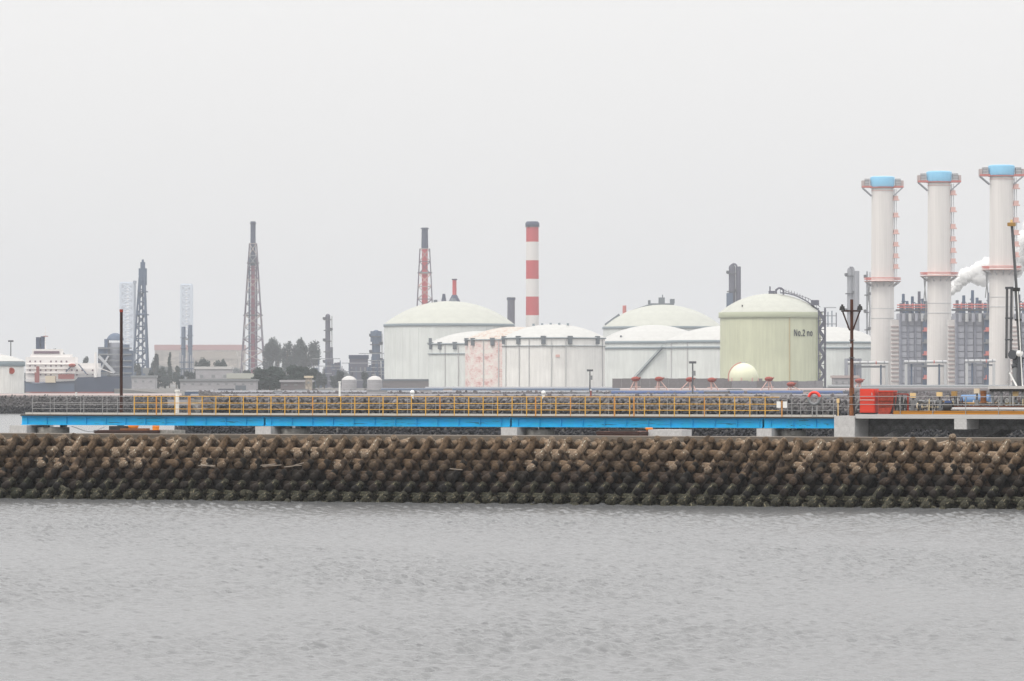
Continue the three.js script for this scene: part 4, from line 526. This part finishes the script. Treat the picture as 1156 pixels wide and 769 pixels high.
{ // steam drifting up behind the stacks: lumpy white billows
  const D = 2050; const puff = (path, n, r0, r1) => { const g = []; for (let k = 0; k < n; k++) { const u = k / (n - 1), p = path(u), r = M(r0 + (r1 - r0) * u, D); for (let q = 0; q < 5; q++) { const s = r * rr(0.35, 0.75), b = new THREE.IcosahedronGeometry(s, 3), v = b.attributes.position, w = V(0, 0, 0), ph = rr(0, 9); for (let i = 0; i < v.count; i++) { w.fromBufferAttribute(v, i).normalize(); const f = s * (1 + 0.16 * Math.sin(w.x * 5 + ph) * Math.sin(w.y * 6 - ph) + 0.09 * Math.sin(w.x * 13 + w.z * 11 + ph) * Math.sin(w.y * 12)); v.setXYZ(i, w.x * f, w.y * f, w.z * f); } { const nn = b.attributes.normal; for (let i = 0; i < v.count; i++) { w.fromBufferAttribute(v, i).normalize(); nn.setXYZ(i, w.x, w.y, w.z); } } g.push(b.translate(X(p[0], D) + rr(-0.6, 0.6) * r, Y(p[1], D) + rr(-0.5, 0.5) * r, -D + rr(-0.6, 0.6) * r)); } } return g; };
  solo('steam_plume', 'white steam plume drifting up between the second and third stack', 'steam', puff(u => [1064 + 52 * u, 330 - 28 * u + 3 * Math.sin(u * 9)], 26, 4, 14), MAT.steam);
  solo('steam_plume', 'white steam plume at the right edge behind the loading arm boom', 'steam', puff(u => [1138 + 40 * u, 318 - 62 * u], 26, 6, 21), MAT.steam);
  for (const [px, py] of [[1064, 330], [1138, 318]]) { const t = at('steam_vent', px < 1100 ? 'grey vent pipe under the left steam plume' : 'grey vent pipe under the right steam plume', 'vent', px, D); part(t, 'pipe', cy(1.2, 1.0, Y(py, D) - GROUND, 0, 0, 0, 10), MAT.steel); part(t, 'collar', torus(1.3, 0.25, 0, Y(py + 4, D) - GROUND, 0), MAT.steelDark); }
}
{ const D = 1262, g = at('bund_wall', 'low grey bund wall in front of the gas sphere and green tank', 'wall', 873, D); for (let k = 0; k < 12; k++) part(g, 'panel', bb(M(9.2, D), Y(430.5, D) - GROUND + (k % 3) * 0.08, 1.0, M((k - 5.5) * 9.4, D), 0, 0), k % 4 ? MAT.wallDusk : MAT.dike); }
// ---------------------------------------------------------------- tanker moored in the basin, seen from astern
{
  const D = 2100, t = thing('tanker_ship', 'moored tanker with white superstructure and dark blue hull at the left', 'ship', X(82, D), 0, -D), m = px => M(px - 82, D), y = py => Y(py, D);
  const hs = new THREE.Shape([[m(27), y(430)], [m(36), y(434)], [m(60), y(431)], [m(84), y(430)], [m(88), y(426)], [m(136), y(425)], [m(136.5), 1], [m(130), -2], [m(36), -2], [m(28), 1]].map(p => new THREE.Vector2(...p)));
  part(t, 'hull', new THREE.ExtrudeGeometry(hs, { depth: 170, bevelEnabled: false }).translate(0, 0, -170), MAT.hull);
  part(t, 'stern_plate', bb(m(84) - m(29), y(433) - y(446), 0.6, (m(84) + m(29)) / 2, y(446), 0.4), MAT.hullGrey);
  part(t, 'boot_top', bb(m(135) - m(29), 1.3, 0.5, (m(135) + m(29)) / 2, 0.15, 0.5), MAT.deckRed);
  const sp = part(t, 'superstructure', [bb(m(84) - m(28), y(403) - y(431), 14, (m(84) + m(28)) / 2, y(431), -10), bb(m(110) - m(84.1), y(410) - y(431), 13, (m(110) + m(84.1)) / 2, y(431), -10.2), bb(m(78) - m(33), y(400) - y(403), 12, (m(78) + m(33)) / 2, y(403), -10)], MAT.shipWhite);
  for (let r = 0; r < 4; r++) for (let c = 0; c < 13; c++) { if ((r * 7 + c * 3) % 5 === 0 || (c > 8 && r > 1)) continue; part(sp, 'window', bb(0.75, 0.8, 0.2, m(33 + c * 5.9), y(424 - r * 5), -2.9), MAT.portGlass); }
  for (let r = 0; r < 3; r++) part(sp, 'deck_edge', bb(m(r < 2 ? 109 : 84) - m(29), 0.25, 1.0, (m(r < 2 ? 109 : 84) + m(29)) / 2, y(421.6 - r * 5), -2.5), MAT.shipWhite);
  const br = part(t, 'bridge_deck', bb(m(68) - m(35), y(394) - y(400), 10, (m(68) + m(35)) / 2, y(400), -9), MAT.shipWhite); part(br, 'bridge_window_band', bb(m(66) - m(37), 1.3, 0.3, (m(66) + m(37)) / 2, y(399.3), -3.85), MAT.portGlass);
  part(t, 'funnel', bb(m(42.4) - m(38), y(380.5) - y(394), 6, m(40.2), y(394), -12), MAT.hull); part(t, 'funnel', bb(m(47.6) - m(43.4), y(379.5) - y(394), 6, m(45.5), y(394), -12), MAT.hull); part(t, 'funnel_link', bb(m(43.5) - m(42.3), 1.6, 4, m(42.9), y(388), -12), MAT.hull);
  const ms = part(t, 'mast', [cy(0.25, 0.15, y(369) - y(394), m(49), y(394), -8, 8), bx(3.6, 0.2, 0.2, m(49), y(376), -8)], MAT.shipWhite); part(ms, 'radar', bx(2.4, 0.4, 0.4, m(49.5), y(379.5), -7.6), MAT.deckRed);
  part(t, 'deck_house', bb(m(63) - m(52), y(424.5) - y(432), 5, m(57.5), y(432), 1), MAT.sand); part(t, 'deck_gear', [bb(2.2, 5, 2, m(42), y(432), 1.2), bb(1.4, 8, 1.4, m(43), y(432), 1.8)], MAT.deckRed);
  part(t, 'deck_gear', bb(m(84) - m(66), 2.4, 2, m(75), y(428), 1), MAT.deckRed); part(t, 'lifeboat', new THREE.SphereGeometry(1, 16, 10).scale(1.9, 0.9, 1).translate(m(81), y(412.5), -1.4), MAT.redDull); part(t, 'davit', [beam(V(m(74), y(420), -1.5), V(m(82), y(411), -1.5), 0.5), beam(V(m(88), y(411), -1.5), V(m(97), y(422), -1.5), 0.5)], MAT.steelHazeBlue);
  part(t, 'crane_post', cy(0.8, 0.5, y(398) - y(426), m(108), y(426), 1, 10), MAT.shipWhite); part(t, 'crane_jib', beam(V(m(108), y(414), 1.2), V(m(127), y(421), 1.2), 0.35), MAT.shipWhite);
  part(t, 'rail', [bar(V(m(88), y(424), 0.3), V(m(136), y(423), 0.3), 0.12), bar(V(m(28), y(429), 0.3), V(m(86), y(429), 0.3), 0.12)], MAT.steelLight);
}
{ // dome-topped silo in a dark steel frame, with an inclined conveyor
  const D = 2250, t = at('silo_structure', 'round topped grey silo in a dark blue steel frame behind the tanker', 'silo', 129, D), m = px => M(px - 129, D), y = py => Y(py, D) - GROUND;
  part(t, 'silo', cy(M(9, D), M(9, D), y(387), m(130), 0, 0, 24), MAT.boilerPale); part(t, 'silo_cap', dome(M(10, D), M(12, D), y(388), 28).translate(m(130), 0, 0), MAT.steelHazeBlue);
  for (const [a, b, tp] of [[112, 120, 392], [119, 122.5, 383], [138, 146, 389], [146, 151, 396]]) part(t, 'frame_bay', [bb(m(b) - m(a), y(tp), 8, (m(a) + m(b)) / 2, 0, 3)], MAT.steelHazeBlue);
  for (let k = 0; k < 5; k++) part(t, 'floor_beam', bb(m(150) - m(112), 0.7, 1, m(131), y(422 - k * 7), 7.4), MAT.steel); part(t, 'conveyor', beam(V(m(113), y(402), 9), V(m(131), y(421), 9), 1.4, 2), MAT.steelLight); part(t, 'conveyor', beam(V(m(124), y(402), 8.5), V(m(114), y(420), 8.5), 0.9, 1), MAT.steelLight);
}
// ---------------------------------------------------------------- sheds, low buildings, refinery frames
function building(name, px0, px1, tp, D, label, wall, roof, o = {}) {
  const t = at(name, label, 'building', (px0 + px1) / 2, D), W = M(px1 - px0, D), H = Y(tp, D) - GROUND, d = o.depth ?? 14, rh = o.rh ?? H * 0.12;
  part(t, 'wall', bb(W, H - rh, d), wall);
  if (o.gable) { const s = new THREE.Shape([[-W / 2 - 0.5, 0], [W / 2 + 0.5, 0], [W / 2 + 0.5, rh * 0.25], [W * 0.5 - W * 0.02, rh], [-W / 2 + W * 0.02, rh], [-W / 2 - 0.5, rh * 0.25]].map(p => new THREE.Vector2(...p))); part(t, 'roof', new THREE.ExtrudeGeometry(s, { depth: d + 1, bevelEnabled: false }).translate(0, H - rh + 0.01, -d / 2 - 0.5), roof); } else part(t, 'roof', bb(W + 0.8, rh, d + 0.8, 0, H - rh + 0.01, 0), roof);
  const n = o.windows ?? 0; for (let k = 0; k < n; k++) part(t, 'window', bb(W / n * 0.3, H * 0.13, 0.3, -W / 2 + W * (k + 0.5) / n, H * 0.5, d / 2 + 0.05), MAT.steel); if (o.door) part(t, 'door', bb(Math.min(4, W * 0.2), H * 0.45, 0.3, W * o.door, 0, d / 2 + 0.06), MAT.trimDark); return t;
}
building('warehouse', 176, 276, 389.5, 5200, 'long hazy warehouse with a dull red roof behind the flare tower', MAT.wallBeige, MAT.roofRed, { rh: 6.5, windows: 0, door: 0.2, depth: 40 });
building('warehouse', 219, 268, 397, 4600, 'beige stepped shed in front of the red roofed warehouse', MAT.wallBeige, MAT.wallBeige, { gable: true, rh: 8, depth: 20, windows: 0 });
building('storage_shed', 222, 262, 414, 2000, 'pale grey shed in front of the trees left of the hedge', MAT.wallGrey, MAT.pale, { windows: 3, rh: 1.2 });
building('storage_shed', 258, 287, 421.5, 1750, 'low shed with a bright cream roof left of the dark hedge', MAT.wallBeige, MAT.roofCream, { windows: 5, rh: 2.2 });
building('storage_shed', 205, 290, 428, 1600, 'very low long grey shed beyond the bridge rail', MAT.wallGrey, MAT.steel, { windows: 9, door: 0.3, rh: 0.8 });
building('storage_shed', 318, 352, 429, 1480, 'low brownish hut at the foot of the dark hedge', MAT.dike, MAT.wallGrey, { windows: 3, rh: 0.8 });
building('storage_shed', 345, 352, 424.5, 1460, 'small beige gate hut at the right end of the hedge', MAT.wallBeige, MAT.sand, { windows: 1, rh: 0.7, depth: 4 });
building('control_room', 395, 415, 401, 2300, 'dark refinery block with a flat roof left of the column', MAT.steelPurple, MAT.chimHazeDark, { windows: 4, rh: 2 });
building('storage_shed', 150, 176, 424, 2000, 'grey shed at the foot of the derrick tower', MAT.wallGrey, MAT.steel, { windows: 3, rh: 1 });
building('storage_shed', 940, 968, 424, 1450, 'grey pump house behind the utility pole', MAT.wallGrey, MAT.pinkGrey, { windows: 4, rh: 0.9, depth: 8 });
[[375, 388, 416, 2300, 'grey frame left of the dark refinery block'], [386, 434, 409, 2250, 'wide open pipe frame around the dark refinery block'], [405, 434, 398, 2350, 'upper pipe frame beside the refinery column'], [352, 384, 404, 2400, 'pipe frame at the foot of the slim column'], [1004, 1050, 349, 1900, 'dense rear steelwork between the first two stacks'], [1068, 1122, 347, 1850, 'dense rear steelwork between the last two stacks'], [1140, 1175, 345, 1800, 'dense rear steelwork at the right edge'], [930, 944, 345, 2050, 'tall open steel frame right of the green tank']].forEach(([a, b, tp, D, where]) => {
  const px0far = q => q > 1000, t = at('pipe_rack', 'steel pipe rack, ' + where, 'pipe rack', (a + b) / 2, D), W = M(b - a, D), H = Y(tp, D) - GROUND, n = Math.max(3, Math.round(W / 4));
  for (let k = 0; k <= n; k++) part(t, 'post', bb(0.45, H * rr(0.85, 1), 0.45, -W / 2 + W * k / n, 0, k % 2), k % 3 ? MAT.steelHazeBlue : MAT.steelPurple); const L = Math.max(3, Math.round(H / 4)); for (let l = 1; l <= L; l++) part(t, 'beam', bb(W, 0.4, 0.6, 0, H * l / L * 0.98 - 0.4, 0), MAT.steelHaze);
  for (let k = 0; k < (tp > 350 ? 8 : px0far(a) ? 16 : 0); k++) part(t, 'vessel', cy(rr(0.8, 1.6), rr(0.8, 1.4), H * rr(0.3, 0.9), rr(-W / 2, W / 2), 0, -3, 10), k % 2 ? MAT.steelPurple : MAT.steelHazeBlue);
});
// long pipelines and walls crossing the shore in front of the tanks
[[430, 870, 441.5, 1350, 0.6, MAT.steelHazeBlue, 'dark blue grey pipeline below the white tanks'], [690, 955, 444, 1000, 0.55, MAT.pipeBlue, 'navy pipeline along the shore below the green tank'], [215, 960, 447.5, 800, 0.4, MAT.wallDusk, 'grey pipeline along the shore behind the bridge rail'], [480, 960, 438.5, 1500, 0.5, MAT.steelHaze, 'grey pipeline at the foot of the tanks'], [700, 1060, 440.5, 1250, 0.55, MAT.pinkGrey, 'pinkish pipeline right of the bund wall'], [935, 1160, 437, 1300, 0.6, MAT.steel, 'grey pipeline in front of the power station'], [960, 1160, 441, 1100, 0.8, MAT.dike, 'brown pipeline behind the loading platform'], [-5, 205, 447.8, 850, 0.4, MAT.pinkGrey, 'dull pinkish pipeline along the spit across the basin'], [210, 700, 443.5, 1150, 0.4, MAT.steelHaze, 'mid grey pipeline behind the yellow rail']].forEach(([a, b, py, D, r, m, label]) => {
  const t = at('pipeline', label, 'pipeline', (a + b) / 2, D, 0, 'pipelines along the shore', b < 210 ? 2.996 : GROUND), W = M(b - a, D), h = Y(py, D) - GROUND; part(t, 'pipe', bar(V(-W / 2, Math.max(r, h), 0), V(W / 2, Math.max(r, h), 0), r, 10), m); part(t, 'pipe', bar(V(-W / 2, Math.max(r, h) + r * 0.3, -r * 2.6), V(W / 2, Math.max(r, h) + r * 0.3, -r * 2.6), r * 0.8, 8), MAT.steel);
  const n = Math.round(W / 12); for (let k = 0; k <= n; k++) part(t, 'pipe_support', bb(0.5, Math.max(r, h), 3 * r, -W / 2 + 1 + (W - 2) * k / n, 0, -r), MAT.concrete);
});
{ const D = 560, t = at('sea_wall', 'long low grey sea wall on the crest of the shore', 'wall', 690, D); for (let k = 0; k < 40; k++) part(t, 'panel', bb(2.85, 0.75 + (k % 4) * 0.03, 0.5, -57 + k * 2.9, 0, 0), k % 5 ? MAT.concrete : MAT.wallGrey); }
// red-headed fire monitors on slanted frames
[[717.5, 428, 'above the left end of the bund wall'], [744, 428, 'over the bund wall under the diagonal stair'], [779, 428.5, 'beside the lamp mast on the bund wall'], [803.5, 429, 'at the right end of the bund wall'], [868, 428, 'below the green tank lettering'], [893, 434, 'low, right of the green tank foot'], [970, 430, 'left of the red cabinets, far behind']].forEach(([px, py, where], n) => {
  const D = 1150, t = at('fire_monitor', 'red headed fire monitor on a pinkish frame ' + where, 'fire monitor', px, D), H = Y(py, D) - GROUND;
  part(t, 'head', [new THREE.SphereGeometry(0.95, 12, 8).scale(1.25, 0.7, 1).translate(0, H, 0), bar(V(0, H, 0), V(1.4, H + 0.35, 0.6), 0.22, 8, 0.14)], MAT.redDull); for (const s of [-1, 1]) part(t, 'leg', bar(V(s * (1.2 + (n % 3) * 0.8) + (n % 2 ? 1.2 : -0.8), 0, 0), V(s * 0.3, H - 0.4, 0), 0.16, 6), MAT.pinkPale); part(t, 'mast', bar(V(0, 0, -0.6), V(0, H - 0.4, 0), 0.18, 6), MAT.pinkPale); part(t, 'brace', bar(V(-1.2, H * 0.45, 0), V(1.4, H * 0.45, 0), 0.1, 5), MAT.pinkPale); });
// lamp posts, marker posts and small lamps on the shore
[[782, 409, 950, 'beside the third fire monitor'], [666, 418, 1100, 'in front of the right edge of the front white tank'], [12, 385, 1290, 'behind the small tank at the left edge']].forEach(([px, tp, D, where]) => { const t = at('lamp_post', 'slim lamp post ' + where, 'lamp post', px, D, 0, undefined, px < 100 ? -0.5 : GROUND), H = Y(tp, D) - t.position.y; part(t, 'pole', cy(0.22, 0.14, H, 0, 0, 0, 8), MAT.steelDark); part(t, 'lamp_head', bb(1.6, 0.5, 0.6, 0, H - 0.3, 0), MAT.steelDark); part(t, 'fitting', bb(0.7, 1.1, 0.6, 0.3, H * 0.6, 0), MAT.steel); });
[[383.5, 432, 640, 0.16, 'tall white marker post on the shore behind the yellow rail'], [465.5, 443, 620, 0.2, 'short post with a white ball on the shore below the largest tank'], [613.5, 443.5, 620, 0.2, 'short post with a white ball on the shore below the front white tank'], [86, 444, 830, 0.14, 'thin pale post on the spit across the basin'], [667, 441, 700, 0.12, 'thin dark red post on the shore right of the front white tank']].forEach(([px, tp, D, r, label], n) => { const t = at('marker_post', label, 'post', px, D), H = Y(tp, D) - GROUND; part(t, 'pole', cy(r, r, H, 0, 0, 0, 10), n === 4 ? MAT.redDull : MAT.white); part(t, 'cap', n === 1 || n === 2 ? new THREE.SphereGeometry(0.33, 12, 8).translate(0, H, 0) : cy(r * 1.4, r * 1.4, 0.2, 0, H, 0, 10), MAT.white); });
{ // flat stores and crates scattered on the quay: varied boxes, each its own thing
  const cols = [[MAT.steelHazeBlue, 'blue grey'], [MAT.wallGrey, 'grey'], [MAT.steelHaze, 'light grey'], [MAT.steelPurple, 'dark grey'], [MAT.pinkGrey, 'pinkish'], [MAT.dike, 'brown'], [MAT.wallDusk, 'dusky grey']];
  const marks = ['left of the dark hedge', 'under the dark hedge', 'below the refinery column', 'below the largest tank', 'below the pinkish tank', 'below the front white tank', 'below the banded tanks', 'below the green tank', 'near the utility pole', 'behind the red cabinets', 'before the boiler blocks'];
  for (let k = 0; k < 33; k++) { const px = 225 + k * 27.5 + rr(-9, 9), D = rr(640, 1250), [m, c] = cols[(k * 3 + (k >> 2)) % 7], w = rr(1.8, 5), h = rr(0.5, 1.15), s = marks[Math.min(10, Math.floor((px - 215) / 84))];
    const t = at('yard_container', c + ' yard container on the shore ' + s + (k % 3 === 0 ? ', lowest of its neighbours' : k % 3 === 1 ? ', with a ridged lid' : ', between two others'), 'container', px, D); part(t, 'body', bb(w, h, 2.4), m); part(t, 'lid', [bb(w + 0.14, 0.14, 2.5, 0, h + 0.002, 0), ...(k % 3 === 1 ? [bb(w * 0.9, 0.12, 0.2, 0, h + 0.15, 0.6), bb(w * 0.9, 0.12, 0.2, 0, h + 0.15, -0.6)] : [])], MAT.steel); for (const q of [-0.25, 0.25]) part(t, 'door', bb(w * 0.36, h * 0.8, 0.08, w * q, h * 0.08, 1.22), m); }
}
// ---------------------------------------------------------------- trees
function leafCloud(lobes, n, s) { const g = [], v = V(0, 0, 0); const P = [], Nn = [], U = []; for (let k = 0; k < n; k++) { const [cx, cyy, cz, rx, ry, rz] = lobes[Math.floor(rnd() * lobes.length)]; do v.set(rr(-1, 1), rr(-1, 1), rr(-1, 1)); while (v.lengthSq() > 1); v.multiplyScalar(0.55 + 0.45 * Math.sqrt(rnd())); const c = V(cx + v.x * rx, cyy + v.y * ry, cz + v.z * rz), q = new THREE.Quaternion().setFromEuler(new THREE.Euler(rr(0, 6.3), rr(0, 6.3), rr(0, 6.3))), z = s * rr(0.6, 1.4); const a = V(-z, -z * 0.6, 0).applyQuaternion(q).add(c), b = V(z, -z * 0.5, 0).applyQuaternion(q).add(c), d = V(0, z, 0).applyQuaternion(q).add(c), nn = b.clone().sub(a).cross(d.clone().sub(a)).normalize(); for (const p of [a, b, d]) { P.push(p.x, p.y, p.z); Nn.push(nn.x, nn.y, nn.z); U.push(0, 0); } } const o = new THREE.BufferGeometry(); o.setAttribute('position', new THREE.Float32BufferAttribute(P, 3)); o.setAttribute('normal', new THREE.Float32BufferAttribute(Nn, 3)); o.setAttribute('uv', new THREE.Float32BufferAttribute(U, 2)); return o; }
function tree(px, D, w, tp, label, m, group, conic = false, baseY = GROUND, bushy = false) {
  const t = at('tree', label, 'tree', px, D, 0, group, baseY), W = M(w, D), H = Y(tp, D) - baseY, lobes = [];
  if (conic) for (let k = 0; k < 7; k++) lobes.push([rr(-0.05, 0.05) * W, H * (0.2 + 0.12 * k), 0, W * (0.5 - 0.06 * k), H * 0.1, W * (0.5 - 0.06 * k)]);
  else for (let k = 0; k < 13; k++) lobes.push([rr(-0.3, 0.3) * W, H * rr(bushy ? 0.15 : 0.36, 0.86), rr(-0.3, 0.3) * W, W * rr(0.2, 0.34), H * rr(0.1, 0.18), W * rr(0.2, 0.34)]);
  part(t, 'trunk', [cy(W * 0.04 + 0.12, W * 0.02 + 0.06, H * 0.75, 0, 0, 0, 7), ...[0, 1, 2, 3].map(k => bar(V(0, H * (0.35 + k * 0.08), 0), V(Math.cos(k * 2.2) * W * 0.26, H * (0.55 + k * 0.07), Math.sin(k * 2.2) * W * 0.26), 0.13, 5, 0.05))], MAT.bark);
  part(t, 'crown', leafCloud(lobes, 2600, Math.max(0.34, W * 0.06)), m);
}
[[294, 17, 414, 'first'], [305, 19, 412, 'second'], [318, 20, 411, 'third'], [331, 20, 411.5, 'fourth'], [343, 19, 412, 'fifth'], [352, 14, 415, 'rightmost']].forEach(([px, w, tp, n]) => { tree(px, 1650, w, tp, n + ' tree from the left in the dark hedge right of the low sheds', MAT.leaf, 'hedge of dark trees', false, GROUND, true); });
for (let k = 0; k < 9; k++) tree(289 + k * 7.8, 1620, 12, 420 + (k % 3) * 1.5, ['leftmost', 'second', 'third', 'fourth', 'middle', 'sixth', 'seventh', 'eighth', 'rightmost'][k] + ' low bush from the left along the foot of the dark hedge', MAT.leaf, 'low bushes of the hedge', false, GROUND, true);
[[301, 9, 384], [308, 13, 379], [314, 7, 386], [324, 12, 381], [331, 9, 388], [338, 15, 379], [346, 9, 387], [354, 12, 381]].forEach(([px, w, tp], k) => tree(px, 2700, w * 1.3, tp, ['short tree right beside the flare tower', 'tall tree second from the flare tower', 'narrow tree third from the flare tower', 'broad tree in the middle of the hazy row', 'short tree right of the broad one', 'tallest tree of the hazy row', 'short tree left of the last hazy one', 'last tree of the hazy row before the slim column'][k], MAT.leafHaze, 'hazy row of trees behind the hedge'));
[[191.5, 9, 398, true, 'dark pointed conifer left of the twin column'], [224, 10, 405, false, 'round dark tree right of the twin column'], [232, 13, 402, false, 'taller round tree above the pale shed'], [246, 14, 406, false, 'low broad tree above the pale shed'], [253, 8, 404, false, 'small tree at the right end of the pale shed'], [183, 10, 413, false, 'low bush left of the conifer'], [199, 10, 412, false, 'low bush right of the conifer']].forEach(([px, w, tp, c, l]) => tree(px, 2350, w, tp, l, MAT.leaf, undefined, c));
[[64, 14, 390, 'round tree rising behind the white superstructure'], [72, 9, 397, 'smaller tree right of the one behind the superstructure'], [97, 8, 399, 'small hazy tree behind the tanker crane'], [155, 9, 405, 'dark tree at the left foot of the derrick'], [174, 8, 402, 'dark tree at the right foot of the derrick'], [177, 5, 390, 'slim tree right of the derrick']].forEach(([px, w, tp, l]) => tree(px, 2480, w, tp, l, MAT.leafHaze));
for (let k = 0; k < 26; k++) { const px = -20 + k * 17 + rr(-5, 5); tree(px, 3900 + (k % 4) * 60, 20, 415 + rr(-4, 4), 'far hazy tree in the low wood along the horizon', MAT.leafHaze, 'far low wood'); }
[[171, 8], [179, 11], [187, 9], [203, 10], [213, 12], [218, 9], [262, 10], [270, 12], [279, 9], [360, 9], [366, 11], [377, 10], [384, 9], [412, 8]].forEach(([px, w], k) => tree(px, 2050 + (k % 3) * 60, w, 417 + (k % 4) * 2, 'low bush ' + ['furthest left at the derrick foot', 'under the slim tree', 'just left of the conifer', 'at the foot of the twin column', 'right of the twin column foot', 'left of the pale shed', 'right of the pale shed', 'above the cream roofed shed', 'between cream roof and hedge', 'at the right end of the hedge', 'at the foot of the slim column', 'right of the slim column', 'left of the first small pale tank', 'between the two small pale tanks'][k], MAT.leafHaze, undefined, false, GROUND, true));
renderer.render(scene, camera);
